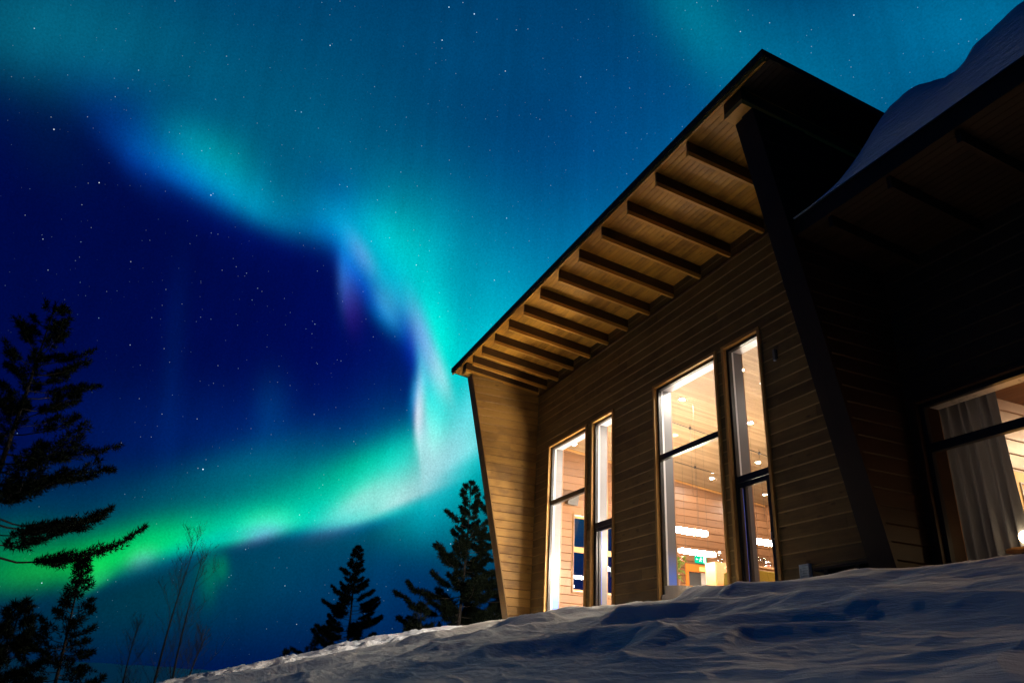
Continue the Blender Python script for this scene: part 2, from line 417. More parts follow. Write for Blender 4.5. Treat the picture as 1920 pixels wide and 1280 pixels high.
# ------------------------------------------------------------------ terrain
def vnoise(x, y, seed=0):
    xi = np.floor(x).astype(np.int64); yi = np.floor(y).astype(np.int64)
    fx = x - xi; fy = y - yi
    fx = fx * fx * fx * (fx * (fx * 6 - 15) + 10); fy = fy * fy * fy * (fy * (fy * 6 - 15) + 10)
    def hsh(a, b):
        h = (a * 374761393 + b * 668265263 + seed * 1442695041) & 0xffffffff
        h = ((h ^ (h >> 13)) * 1274126177) & 0xffffffff
        return ((h ^ (h >> 16)) & 0xffff) / 65535.0
    return (hsh(xi, yi) * (1 - fx) + hsh(xi + 1, yi) * fx) * (1 - fy) + (hsh(xi, yi + 1) * (1 - fx) + hsh(xi + 1, yi + 1) * fx) * fy
def fbm(x, y, o=4, seed=0):
    a = 0.5; s = 0
    for i in range(o): s = s + a * vnoise(x * 2 ** i + 17.3 * i, y * 2 ** i - 9.1 * i, seed + i); a *= 0.5
    return s
def sstep(a, b, x):
    t = np.clip((x - a) / (b - a), 0, 1); return t * t * (3 - 2 * t)

# wind-carved ridges in the bank: polyline in plan, height, width on the lee (camera) side, width on the far side
RIDGES = [
    ([(-8.3, 5.95), (-7.6, 5.55), (-6.9, 5.1), (-5.9, 4.75), (-5.2, 4.7), (-4.2, 4.85)], 0.17, 0.17, 0.30),
    ([(-7.3, 3.80), (-6.3, 3.60), (-5.6, 3.33), (-5.0, 3.38), (-4.7, 3.48), (-4.0, 3.30), (-3.3, 3.14), (-2.3, 2.92), (-1.4, 2.74)], 0.15, 0.16, 0.22),
    ([(-5.6, 2.0), (-4.9, 2.2), (-4.4, 2.45), (-3.8, 2.45), (-3.2, 2.25)], 0.12, 0.15, 0.22),
    ([(-2.7, 2.0), (-3.0, 2.3), (-3.0, 2.5), (-2.7, 2.52), (-2.2, 2.5)], 0.07, 0.10, 0.15),
    ([(-3.7, 2.62), (-3.1, 2.80), (-2.6, 2.84), (-2.0, 2.72)], 0.06, 0.10, 0.14),
    ([(-11.0, 4.45), (-10.0, 4.35), (-9.0, 4.05), (-8.2, 3.95)], 0.19, 0.24, 0.40),
    ([(-8.4, 2.35), (-7.8, 2.5), (-7.1, 2.42)], 0.12, 0.2, 0.26),
    ([(-13.2, 5.75), (-12.2, 5.80), (-11.0, 5.4), (-9.6, 5.3)], 0.15, 0.24, 0.36),
    ([(-9.4, 3.2), (-8.6, 3.25), (-7.8, 3.05)], 0.11, 0.2, 0.3),
    ([(-6.6, 4.6), (-5.6, 4.15), (-4.6, 4.05), (-3.6, 4.1)], 0.10, 0.14, 0.24),
    ([(-12.0, 3.3), (-11.2, 3.45), (-10.4, 3.2)], 0.12, 0.22, 0.3),
    ([(-9.0, 6.6), (-7.8, 6.3), (-6.2, 6.0), (-4.6, 6.1), (-3.0, 6.0)], 0.04, 0.2, 0.3),
    ([(-5.2, 2.9), (-4.4, 2.85), (-3.6, 2.95)], 0.06, 0.12, 0.16),
]
def ridge_h(X, Y):
    tot = np.zeros_like(X)
    wob = (fbm(X * 1.7, Y * 1.7, 3, 5) - 0.45) * 0.30
    for pl, A, wl, wf in RIDGES:
        best = np.full(X.shape, 1e9); sd = np.zeros_like(X); tt = np.zeros_like(X)
        L = len(pl) - 1
        for i in range(L):
            ax, ay = pl[i]; bx, by = pl[i + 1]
            ex, ey = bx - ax, by - ay; ll = ex * ex + ey * ey
            t = np.clip(((X - ax) * ex + (Y - ay) * ey) / ll, 0, 1)
            dx, dy = X - ax - t * ex, Y - ay - t * ey
            d2 = np.hypot(dx, dy); sg = np.sign(ex * dy - ey * dx)
            k = d2 < best
            best = np.where(k, d2, best); sd = np.where(k, sg, sd); tt = np.where(k, (i + t) / L, tt)
        s = best * sd + wob * 0.6                          # + far side (left of the direction of travel), - lee side
        ends = np.clip(np.minimum(tt, 1 - tt) * 5, 0, 1) ** 0.7
        prof = np.where(s > 0, np.exp(-(s / wf)), np.exp(-(s / wl) ** 2))
        hollow = np.where(s < 0, -0.35 * np.exp(-((s + 2.2 * wl) / (1.3 * wl)) ** 2), 0)
        tot = tot + 0.58 * A * (prof + hollow) * ends
    return tot

def H(X, Y):
    plane = -0.36 + 0.252 * Y
    near = np.where(Y > 0, plane, -0.36 + 0.10 * Y)
    crest = 1.36 + 0.26 * sstep(-12.5, -17.0, X)
    k = 0.18
    bank = -k * np.log(np.exp(-near / k) + np.exp(-crest / k))          # smooth minimum: the bank levels off by the wall
    bank = bank - 0.10 * sstep(7.2, 8.2, Y)
    # the bank ends at x = -16, a trodden path runs behind it, then a last snowbank and the drop
    lip = sstep(-14.5, -17.2, X + 0.35 * (Y - 3))
    lo = bank - 0.16 * lip
    tr = sstep(-16.2, -17.6, X) * sstep(-21.5, -19.5, X)
    lo = lo - 0.40 * tr
    back = sstep(-19.8, -22.5, X)
    lo = lo * (1 - back) + (-0.47 + 0.26 * np.clip(Y, -3, 7.5)) * back
    drop = np.maximum(-X - 25.0 - 0.35 * fbm(X * 0, Y * 0.7, 3, 9), 0)
    lo = lo - np.minimum(0.36 * drop ** 1.15, 14)
    # ground falls away behind the building too
    lo = lo - np.minimum(0.10 * np.maximum(Y - 16, 0) ** 1.1, 6) * sstep(-15, -22, X)
    r = np.hypot(X, Y)
    g = (fbm(X * 0.45, Y * 1.1, 3, 1) - 0.45) * 0.12 * sstep(1, 4, r)
    # sastrugi: cusped crests drawn out along the wind
    wx = X + 0.9 * (fbm(X * 0.4, Y * 0.4, 3, 21) - .45); wy = Y + 0.35 * X * 0.3 + 0.8 * (fbm(X * 0.5 + 9, Y * 0.5, 3, 22) - .45)
    def cusp(a, b, sd): return (1 - np.abs(2 * vnoise(a, b, sd) - 1)) ** 2.2
    field_ = 0.058 * cusp(wx * 0.42, wy * 1.05, 31) + 0.020 * cusp(wx * 0.95 + 3, wy * 2.6, 32) + 0.008 * cusp(wx * 2.3, wy * 6.0 + 1, 33)
    g = g + (field_ - 0.024) * sstep(-15.5, -11, X) * sstep(7.6, 6.4, Y) * sstep(0.8, 2.0, r)
    rough = sstep(-17.0, -18.5, X) * sstep(-25.5, -23.0, X) * sstep(9, 5, Y)
    g = g + rough * ((fbm(X * 2.6, Y * 2.6, 4, 41) - 0.47) * 0.34 + (fbm(X * 0.9, Y * 0.9, 2, 43) - 0.4) * 0.18)
    fine = (fbm(X * 3.1 + 5, Y * 7.5, 4, 71) - 0.47) * 0.028 * sstep(1.0, 2.5, r) * (1 - sstep(14, 24, r))
    out = lo + fine + g * (1 - sstep(30, 60, r)) + ridge_h(X, Y)
    return out + (fbm(X * 0.03, Y * 0.03, 3, 50) - 0.45) * 6 * sstep(60, 200, r)

def build_ground():
    th = np.concatenate([np.radians(np.arange(-16, 68, 0.125)), np.radians(np.arange(68, 344, 4.0))])
    rad = np.concatenate([[0.0], np.geomspace(0.4, 2.0, 40)[:-1], np.geomspace(2.0, 26.0, 470), 26.0 * 1.02 ** np.arange(1, 45), 26.0 * 1.02 ** 44 * 1.16 ** np.arange(1, 30)])
    T, Rr = np.meshgrid(th, rad)
    X = -Rr * np.cos(T); Y = Rr * np.sin(T)
    Z = H(X, Y)
    inside = (X > -18.0) & (X < 6) & (Y > 8.15) & (Y < 18)
    Z = np.where(inside, np.minimum(Z, 0.8), Z)
    nr, nt = X.shape
    co = np.stack([X, Y, Z], -1).reshape(-1, 3).astype(np.float32)
    i = np.arange(nr - 1)[:, None]; j = np.arange(nt)[None, :]; j2 = (j + 1) % nt
    q = np.stack([i * nt + j, (i + 1) * nt + j, (i + 1) * nt + j2, i * nt + j2], -1).reshape(-1, 4)
    q = q[:, ::-1]
    me = bpy.data.meshes.new('snow_ground')
    me.vertices.add(len(co)); me.vertices.foreach_set('co', co.ravel())
    me.loops.add(q.size); me.loops.foreach_set('vertex_index', q.ravel().astype(np.int32))
    me.polygons.add(len(q)); me.polygons.foreach_set('loop_start', np.arange(0, q.size, 4, dtype=np.int32))
    me.polygons.foreach_set('use_smooth', np.ones(len(q), dtype=bool))
    me.update(calc_edges=True); me.validate()
    me.materials.append(M['snow'])
    o = link_mesh('snow_ground', me); o['kind'] = 'structure'
    return o
build_ground()

# ------------------------------------------------------------------ the lodge
lodge = thing('timber_lodge', 'brown timber clad lodge with tall lit windows and deep raftered eaves', 'building', (-12.0, 8.0, 0.8))
PITCH = 0.205
def clip_poly(poly, axis, val, keep_less):
    out = []
    for i in range(len(poly)):
        a, b = poly[i], poly[(i + 1) % len(poly)]
        ia = a[axis] <= val + 1e-9 if keep_less else a[axis] >= val - 1e-9
        ib = b[axis] <= val + 1e-9 if keep_less else b[axis] >= val - 1e-9
        if ia: out.append(a)
        if ia != ib:
            t = (val - a[axis]) / (b[axis] - a[axis]); out.append((a[0] + t * (b[0] - a[0]), a[1] + t * (b[1] - a[1])))
    return out

def plank_wall(mb, O, U, N, outline, openings=(), pitch=PITCH, z_start=0.0, c=0.020, depth=0.028, joint=0.0):
    """horizontal boards with bevelled edges over a convex outline in (u,z); N points out of the wall"""
    O, U, N = Vector(O), Vector(U), Vector(N)
    zmax = max(p[1] for p in outline); zmin = min(p[1] for p in outline)
    k = math.floor((zmin - z_start) / pitch); br = random.Random(int(abs(O.x * 131 + O.y * 977) * 10) + len(openings))
    while z_start + k * pitch < zmax:
        z0, z1 = z_start + k * pitch, z_start + (k + 1) * pitch; k += 1
        rnd = random.random()
        cuts = sorted({z0, z1} | {v for o in openings for v in (o[2], o[3]) if z0 + 0.004 < v < z1 - 0.004})
        for za, zb in zip(cuts, cuts[1:]):
            zm = (za + zb) / 2
            poly = clip_poly(clip_poly(list(outline), 1, za, False), 1, zb, True)
            if len(poly) < 3: continue
            ua, ub = min(p[0] for p in poly), max(p[0] for p in poly)
            spans = [(ua, ub)]
            for o in openings:
                if o[2] < zm < o[3]:
                    spans = [s for (a, b) in spans for s in ((a, min(b, o[0])), (max(a, o[1]), b)) if s[1] - s[0] > 0.005]
            cutspans = []
            for (a, b) in spans:                     # butt joints
                u_ = a + br.uniform(0.8, 4.2)
                while u_ < b - 0.5:
                    cutspans.append((a, u_ - 0.0015)); a = u_ + 0.0015; u_ = a + br.uniform(2.4, 4.8)
                cutspans.append((a, b))
            for (a, b) in cutspans:
                rnd = br.random()
                pl = clip_poly(clip_poly(poly, 0, a, False), 0, b, True)
                if len(pl) < 3: continue
                back, frontv = [], []
                for (u, z) in pl:
                    zz = z
                    if abs(z - z0) < 1e-6: zz = z + c
                    elif abs(z - z1) < 1e-6: zz = z - 0.002
                    zb_ = z + 0.001 if abs(z - z0) < 1e-6 else z
                    back.append(O + U * u + N * (depth - 0.017) + Vector((0, 0, zb_)))
                    frontv.append(O + U * u + N * depth + Vector((0, 0, zz)))
                n = len(pl); fs = [(i, (i + 1) % n, n + (i + 1) % n, n + i) for i in range(n)] + [tuple(range(n, 2 * n))]
                # orient outwards
                nrm = (frontv[1] - frontv[0]).cross(frontv[2] - frontv[1])
                if nrm.dot(N) < 0: fs = [f[::-1] for f in fs]
                mb.add(back + frontv, fs, rnd)
                for i in range(n):            # the planed lower edge has its own slot
                    if abs(pl[i][1] - z0) < 1e-6 and abs(pl[(i + 1) % n][1] - z0) < 1e-6: mb.mi[len(mb.mi) - n - 1 + i] = 1

WALL_TOP = 7.62
RB = lambda y: 7.32 + 0.12 * (8.0 - y)       # rafter underside
SF = lambda y: RB(y) + 0.285                  # soffit underside
RT = lambda y: SF(y) + 0.095                   # roof top
CE = lambda y: 5.99 - 0.10 * (y - 8.34)       # hall ceiling
FLOOR = 1.14
XL, XR = -17.87, -6.80
OPEN = [(-17.0, -15.03, 1.20, 5.60), (-14.70, -13.80, FLOOR, 5.60), (-12.10, -10.15, 1.20, 5.60), (-9.87, -8.98, FLOOR, 5.60)]

# front wall of the hall
mb = MB()
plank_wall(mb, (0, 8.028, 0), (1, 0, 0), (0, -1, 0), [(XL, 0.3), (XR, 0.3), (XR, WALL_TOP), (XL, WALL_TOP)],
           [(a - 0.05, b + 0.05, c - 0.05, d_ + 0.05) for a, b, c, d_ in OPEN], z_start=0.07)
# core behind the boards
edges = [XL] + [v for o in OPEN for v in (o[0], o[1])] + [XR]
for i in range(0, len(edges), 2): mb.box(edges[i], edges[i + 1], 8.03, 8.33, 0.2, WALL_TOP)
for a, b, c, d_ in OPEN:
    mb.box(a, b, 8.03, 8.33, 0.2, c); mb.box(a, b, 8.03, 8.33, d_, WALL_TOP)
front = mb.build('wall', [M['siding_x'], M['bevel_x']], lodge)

# left fin: the side wall runs out to carry the eave, its front edge leaning outwards
def fin_poly(zlo=0.3):
    yb = 5.984 + (7.704 - zlo) * 0.2338
    return [(8.0, zlo), (yb, zlo), (6.022, RB(6.022)), (8.0, RB(8.0))]
def slab_x(mb, x0, x1, poly):
    mb.prism([(x0, y, z) for y, z in poly], [(x1, y, z) for y, z in poly])
mb = MB()
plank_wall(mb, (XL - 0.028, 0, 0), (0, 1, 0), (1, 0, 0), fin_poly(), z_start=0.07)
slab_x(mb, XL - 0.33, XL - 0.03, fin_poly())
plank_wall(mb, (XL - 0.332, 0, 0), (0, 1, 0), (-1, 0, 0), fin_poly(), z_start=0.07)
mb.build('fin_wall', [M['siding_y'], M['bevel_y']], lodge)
def edge_trim(x0, x1, t0=0.004, t1=0.03):
    b = MB(); zlo = 0.3
    p0 = (5.984 + (7.704 - zlo) * 0.2338, zlo); p1 = (6.03, RB(6.03) - 0.01)
    l0 = [(x0, p0[0] - t0, p0[1]), (x1, p0[0] - t0, p0[1]), (x1, p0[0] - t1, p0[1]), (x0, p0[0] - t1, p0[1])]
    l1 = [(x0, p1[0] - t0, p1[1]), (x1, p1[0] - t0, p1[1]), (x1, p1[0] - t1, p1[1]), (x0, p1[0] - t1, p1[1])]
    b.prism(l0, l1); return b
edge_trim(XL - 0.365, XL + 0.006).build('edge_board', M['siding_y'], lodge)
# right fin
XF0, XF1 = -6.80, -6.42
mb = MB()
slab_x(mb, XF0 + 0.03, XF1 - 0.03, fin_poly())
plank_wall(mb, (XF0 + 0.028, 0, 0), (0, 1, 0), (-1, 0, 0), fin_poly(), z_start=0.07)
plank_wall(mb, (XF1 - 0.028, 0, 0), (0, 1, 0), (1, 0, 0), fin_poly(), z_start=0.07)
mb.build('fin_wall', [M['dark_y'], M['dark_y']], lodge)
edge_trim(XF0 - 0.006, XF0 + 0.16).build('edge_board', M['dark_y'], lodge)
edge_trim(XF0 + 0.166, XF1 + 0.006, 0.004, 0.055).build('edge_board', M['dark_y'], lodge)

# side, rear and partition walls
YB = 15.6
GW = (9.17, 11.9, 2.23, 4.17)      # gable window (y0,y1,z0,z1)
mb = MB()
zt = lambda y: RB(y) - 0.01
for (y0, y1, z0, z1t) in ((8.0, GW[0], 0.2, None), (GW[1], YB + 0.3, 0.2, None), (GW[0], GW[1], 0.2, GW[2]), (GW[0], GW[1], GW[3], None)):
    za, zb = (zt(y0), zt(y1)) if z1t is None else (z1t, z1t)
    yy0, yy1 = y0, y1
    mb.prism([(XL - 0.33, yy0, z0), (XL - 0.33, yy1, z0), (XL - 0.33, yy1, zb), (XL - 0.33, yy0, za)],
             [(XL - 0.03, yy0, z0), (XL - 0.03, yy1, z0), (XL - 0.03, yy1, zb), (XL - 0.03, yy0, za)])
mb.build('gable_wall', M['siding_y'], lodge)
mb = MB()
mb.box(XL - 0.02, XF1, YB + 0.03, YB + 0.3, 0.2, RB(YB + .3) - 0.01)
mb.build('rear_wall', M['siding_x'], lodge)
mb = MB()
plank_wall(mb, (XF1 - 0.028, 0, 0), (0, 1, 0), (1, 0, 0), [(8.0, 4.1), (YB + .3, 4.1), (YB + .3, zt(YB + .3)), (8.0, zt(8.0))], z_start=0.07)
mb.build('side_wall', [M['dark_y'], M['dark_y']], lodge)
mb = MB()
plank_wall(mb, (XF1 - 0.028, 0, 0), (0, 1, 0), (1, 0, 0), [(8.34, FLOOR), (YB, FLOOR), (YB, 4.1), (8.34, 4.1)], z_start=0.07)
mb.prism([(XF0 + .03, 8.0, 0.2), (XF0 + .03, YB + .3, 0.2), (XF0 + .03, YB + .3, zt(YB + .3)), (XF0 + .03, 8.0, zt(8.0))],
         [(XF1 - .03, 8.0, 0.2), (XF1 - .03, YB + .3, 0.2), (XF1 - .03, YB + .3, zt(YB + .3)), (XF1 - .03, 8.0, zt(8.0))])
mb.build('partition_wall', [M['pine_y'], M['pine_y']], lodge)
# inner cladding of the hall
mb = MB()
plank_wall(mb, (XL - 0.028, 0, 0), (0, 1, 0), (1, 0, 0), [(8.33, FLOOR), (YB, FLOOR), (YB, CE(YB)), (8.33, CE(8.33))],
           [(GW[0] - .06, GW[1] + .06, GW[2] - .06, GW[3] + .06)], z_start=0.07)
mb.build('inner_wall', [M['pine_y'], M['pine_y']], lodge)
mb = MB()
plank_wall(mb, (0, YB + 0.028, 0), (1, 0, 0), (0, -1, 0), [(XL, FLOOR), (XF0, FLOOR), (XF0, CE(YB)), (XL, CE(YB))], z_start=0.07)
mb.build('inner_wall', [M['pine_x'], M['pine_x']], lodge)
mb = MB()
plank_wall(mb, (0, 8.332, 0), (1, 0, 0), (0, 1, 0), [(XL, FLOOR), (XF0, FLOOR), (XF0, CE(8.34)), (XL, CE(8.34))],
           [(a - .07, b + .07, c - .07, d_ + .07) for a, b, c, d_ in OPEN], z_start=0.07)
mb.build('inner_wall', [M['pine_x'], M['pine_x']], lodge)
bars([(XL - .02, XF0 + .02, 8.335, YB + .02, FLOOR - 0.2, FLOOR)]).build('hall_floor', M['floor'], lodge)
# hall ceiling of narrow boards running down the slope
mb = MB()
x = XL - 0.01
while x < XF0 + 0.02:
    r_ = random.random()
    for (xa, xb, dz) in ((x, x + 0.09, 0.0), (x + 0.09, x + 0.095, 0.007)):
        mb.prism([(xa, 8.335, CE(8.335) + dz), (xb, 8.335, CE(8.335) + dz), (xb, 8.335, CE(8.335) + .09), (xa, 8.335, CE(8.335) + .09)],
                 [(xa, YB + .02, CE(YB) + dz), (xb, YB + .02, CE(YB) + dz), (xb, YB + .02, CE(YB) + .09), (xa, YB + .02, CE(YB) + .09)], r_)
    x += 0.095
mb.build('hall_ceiling', M['ceil'], lodge)
b = MB()
b.prism([(XL + .001, 8.34, CE(8.34) - .05), (XL + .03, 8.34, CE(8.34) - .05), (XL + .03, 8.34, CE(8.34) - .002), (XL + .001, 8.34, CE(8.34) - .002)],
        [(XL + .001, YB - .03, CE(YB) - .05), (XL + .03, YB - .03, CE(YB) - .05), (XL + .03, YB - .03, CE(YB) - .002), (XL + .001, YB - .03, CE(YB) - .002)])
b.build('ceiling_moulding', M['oak'], lodge)

# main roof: slab, fascia, soffit boards, rafters
RX0, RX1, RY0, RY1 = -18.85, -5.82, 5.71, 17.0
mb = MB()
def ysl(mb, x0, x1, y0, y1, f0, f1, rnd=None):
    mb.prism([(x0, y0, f0(y0)), (x1, y0, f0(y0)), (x1, y0, f1(y0)), (x0, y0, f1(y0))],
             [(x0, y1, f0(y1)), (x1, y1, f0(y1)), (x1, y1, f1(y1)), (x0, y1, f1(y1))], rnd)
ysl(mb, RX0 + .02, RX1 - .02, RY0 + .02, RY1, lambda y: SF(y) + 0.022, lambda y: RT(y) - .012)
roof = mb.build('roof', M['roof_metal'], lodge)
mb = MB(); ysl(mb, RX0, RX1, RY0 - .01, RY1 + .02, lambda y: RT(y) - .01, lambda y: RT(y) + 0.01)
mb.build('roof_sheet', M['roof_metal'], roof)
mb = MB(); mb.box(RX0, RX1, RY0 - 0.006, RY0 + .018, SF(RY0) - 0.01, RT(RY0) - .012)
ysl(mb, RX0 - .005, RX0 + .018, RY0 + .02, RY1, lambda y: SF(y) - 0.01, lambda y: RT(y) - .012)
ysl(mb, RX1 - .018, RX1 + .005, RY0 + .02, RY1, lambda y: SF(y) - 0.01, lambda y: RT(y) - .012)
mb.build('fascia', M['roof_metal'], roof)
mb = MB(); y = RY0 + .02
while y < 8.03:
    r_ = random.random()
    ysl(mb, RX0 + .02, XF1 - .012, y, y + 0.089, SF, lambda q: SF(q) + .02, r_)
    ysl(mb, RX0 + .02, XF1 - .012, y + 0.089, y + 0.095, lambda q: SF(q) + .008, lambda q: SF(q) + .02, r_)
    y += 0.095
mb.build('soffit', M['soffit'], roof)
mb = MB(); ysl(mb, RX0 + .02, XL - .33, 8.06, RY1, SF, lambda q: SF(q) + .02); mb.build('soffit', M['soffit'], roof)
mb = MB(); y = RY0 + .02
while y < 11.0:
    ysl(mb, XF1 - .01, RX1 - .02, y, y + 0.089, SF, lambda q: SF(q) + .02); y += .095
ysl(mb, XF1 - .01, RX1 - .02, y, RY1, SF, lambda q: SF(q) + .02)
mb.build('soffit', M['dark_y'], roof)  # same boards beyond the fin, their shade put into a darker tone
mb = MB(); mb.box(RX0 + .02, RX1 - .02, RY0 + .02, RY0 + .055, SF(RY0 + .05) - .075, SF(RY0 + .05) - .002)
mb.build('eave_batten', M['soffit'], roof)
RAFT_X = [-17.40, -16.70, -15.83, -14.93, -14.05, -13.17, -12.27, -11.37, -10.46, -9.55, -8.64, -7.76]
def rafter(x0, x1, y0=5.82, deep=0.0):
    r_ = random.random()
    b = MB(); y1 = 8.0
    # lower lath 50 mm, upper board set back a little: the thin line along the flank
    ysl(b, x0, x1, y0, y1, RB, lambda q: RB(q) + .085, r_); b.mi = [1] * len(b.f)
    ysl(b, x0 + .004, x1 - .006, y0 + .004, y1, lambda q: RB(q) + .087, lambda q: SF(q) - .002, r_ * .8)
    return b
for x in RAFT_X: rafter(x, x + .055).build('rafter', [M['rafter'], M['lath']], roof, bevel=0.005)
rafter(XL - .30, XL - .02).build('rafter', [M['rafter'], M['lath']], roof, bevel=0.005)
rafter(-6.83, XF1 - .01).build('rafter', [M['rafter'], M['lath']], roof, bevel=0.005)
# blocking between the rafters on the wall head
mb = MB()
ends = [XL] + RAFT_X + [XR]
mb.box(XL, XR, 7.965, 8.0, RB(8.0) - .06, RB(8.0) - .012)
mb.build('wall_plate', M['rafter'], lodge)

# windows and doors of the front
def window(kind, a, b, c, d_, bar, dark=False):
    fr = MB(); fw = 0.055
    y0, y1 = 8.035, 8.105
    fr.box(a, a + fw, y0, y1, c, d_); fr.box(b - fw, b, y0, y1, c, d_)
    fr.box(a + fw, b - fw, y0, y1, d_ - fw, d_); fr.box(a + fw, b - fw, y0, y1, c, c + fw)
    fr.box(a + fw, b - fw, y0 - .003, y1 + .003, bar - .055, bar + .055)
    o = fr.build(kind, M['black_metal'], lodge)
    for (z0, z1) in ((c + fw, bar - .055), (bar + .055, d_ - fw)):
        g_ = MB(); g_.add([(a + fw, 8.07, z0), (b - fw, 8.07, z0), (b - fw, 8.07, z1), (a + fw, 8.07, z1)], [(0, 1, 2, 3)])
        g_.build('pane', M['pane'], o)
    jb = MB()
    jb.box(a + .002, a + .024, 8.108, 8.12 if dark else 8.165, c + .02, d_ - .02); jb.box(b - .02, b - .002, 8.108, 8.345, c + .02, d_ - .02)
    jb.box(a + .002, b - .002, 8.108, 8.345, d_ - .02, d_ - .002); jb.box(a + .002, b - .002, 8.108, 8.345, c + .002, c + .02)
    jb.build('jamb_lining', M['white_paint'], o)
    gj = MB(); gj.box(a + .002, a + .02, 8.122 if dark else 8.167, 8.345, c + .02, d_ - .02); gj.build('jamb_lining', M['dark_y'] if dark else M['grey_jamb'], o)
    if kind == 'window' and not dark:            # the blue glow low on the lining is painted into its colour
        bl = MB(); bl.box(a + .0205, a + .023, 8.168, 8.335, c + .03, 2.55); bl.build('jamb_lining', M['blue_glow_fade'], o)
    cs = MB(); q = .075
    cs.box(a - q, a + .001, 8.362, 8.382, c - q, d_ + q); cs.box(b - .001, b + q, 8.362, 8.382, c - q, d_ + q)
    cs.box(a + .001, b - .001, 8.362, 8.382, d_, d_ + q); cs.box(a + .001, b - .001, 8.362, 8.382, c - q, c)
    cs.build('inner_casing', M['casing'], o)
    tr = MB(); q = .06; yo = 7.962
    tr.box(a - q, a, yo, 8.034, c - q, d_ + q); tr.box(b, b + q, yo, 8.034, c - q, d_ + q)
    tr.box(a, b, yo, 8.034, d_, d_ + q); tr.box(a, b, yo, 8.034, c - q, c)
    tr.build('trim', M['dark_y'] if dark else M['trim'], o)
    return o
window('window', *OPEN[0], 4.15)
window('window', *OPEN[2], 4.15)
for op in (OPEN[1], OPEN[3]):
    o = window('glazed_door', *op, 3.24)
    a, b, c, d_ = op
    lf = MB(); fw = .055; s = .11; y0, y1 = 8.045, 8.10
    lf.box(a + fw + .004, a + fw + .03, y0, y1, c + fw + .004, 3.18); lf.box(a + .165, a + .22, y0, y1, c + fw + .16, 3.10); lf.box(b - fw - s, b - fw - .004, y0, y1, c + fw + .004, 3.18)
    lf.box(a + fw + .03, b - fw - s, y0, y1, 3.10, 3.18); lf.box(a + fw + .03, b - fw - s, y0, y1, c + fw + .004, c + fw + .16)
    lf.build('door_leaf', M['black_metal'], o)
    bj = MB(); bj.box(a + .0245, a + .030, 8.108, 8.215, c + .03, 3.16); bj.build('jamb_lining', M['blue_glow_jamb'], o)
    h = MB(); h.tube([(b - fw - .05, 8.0, FLOOR + .95), (b - fw - .05, 8.0, FLOOR + 1.15)], .012, 8); h.tube([(b - fw - .05, 8.0, FLOOR + 1.05), (b - fw - .05, 8.046, FLOOR + 1.05)], .01, 8)
    h.build('handle', M['steel'], o)
# gable window in the far side wall
a, b, c, d_ = GW
fr = MB(); x0, x1 = XL - .16, XL - .10; f = .06
fr.box(x0, x1, a, a + f, c, d_); fr.box(x0, x1, b - f, b, c, d_); fr.box(x0, x1, a + f, b - f, c, c + f); fr.box(x0, x1, a + f, b - f, d_ - f, d_)
fr.box(x0, x1, a + f, b - f, 3.22, 3.36); fr.box(x0, x1, a + .45, a + .52, c + f, 3.22); fr.box(x0, x1, a + .45, a + .52, 3.36, d_ - f)
gw = fr.build('window', M['oak'], lodge)
g_ = MB(); xx = XL - .13
g_.add([(xx, a + f, c + f), (xx, b - f, c + f), (xx, b - f, d_ - f), (xx, a + f, d_ - f)], [(0, 1, 2, 3)]); g_.build('pane', M['pane'], gw)
cs = MB(); xa, xb = XL + .001, XL + .02; q = .035
cs.box(xa, xb, a - q, a, c - q, d_ + q); cs.box(xa, xb, b, b + q, c - q, d_ + q); cs.box(xa, xb, a, b, d_, d_ + q); cs.box(xa, xb, a, b, c - q, c)
cs.build('inner_casing', M['pine_y'], gw)
ln = MB(); ln.box(XL - .10, XL, a + .001, a + .012, c, d_); ln.box(XL - .10, XL, b - .012, b - .001, c, d_); ln.box(XL - .10, XL, a + .012, b - .012, c + .001, c + .012); ln.box(XL - .10, XL, a + .012, b - .012, d_ - .012, d_ - .001)
ln.build('jamb_lining', M['white_paint'], gw)

# inner door in the far side wall, below the exit sign
dr = MB(); y0, y1, zt_ = 12.62, 13.56, FLOOR + 2.13
xa, xb = XL + .002, XL + .05
dr.box(xa, xb, y0, y0 + .09, FLOOR, zt_); dr.box(xa, xb, y1 - .22, y1, FLOOR, zt_); dr.box(xa, xb, y0 + .09, y1 - .22, zt_ - .2, zt_)
ido = dr.build('inner_door', M['door_wood'], lodge)
pn = MB(); pn.box(XL + .004, XL + .02, y0 + .09, y0 + .5, FLOOR, zt_ - .2); pn.build('dark_pane', M['speaker'], ido)
pn = MB(); pn.box(XL + .004, XL + .024, y0 + .5, y1 - .22, FLOOR, zt_ - .2); pn.build('door_leaf', M['grey_fabric'], ido)
pn = MB(); pn.box(XL + .055, XL + .10, y0 + .42, y1 - .30, zt_ - .17, zt_ - .06); pn.build('door_closer', M['panel'], ido)

# ------------------------------------------------------------------ the low wing beside the hall
WO = (-6.26, -2.4, 1.32, 3.46); WX1 = 7.0
mb = MB()
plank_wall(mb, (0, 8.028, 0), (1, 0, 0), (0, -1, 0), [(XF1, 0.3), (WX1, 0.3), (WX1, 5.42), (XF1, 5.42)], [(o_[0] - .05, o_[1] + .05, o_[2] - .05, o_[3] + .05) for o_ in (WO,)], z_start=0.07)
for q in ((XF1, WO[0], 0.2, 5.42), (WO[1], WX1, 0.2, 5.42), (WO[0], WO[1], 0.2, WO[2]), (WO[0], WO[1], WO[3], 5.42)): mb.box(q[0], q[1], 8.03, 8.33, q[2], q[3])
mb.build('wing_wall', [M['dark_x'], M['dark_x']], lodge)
wn = window('window', *WO, 2.88, True)
bars([(-1.2, -1.05, 8.36, 13.99, FLOOR + .002, 3.92)]).build('wing_wall', M['pine_y'], lodge)
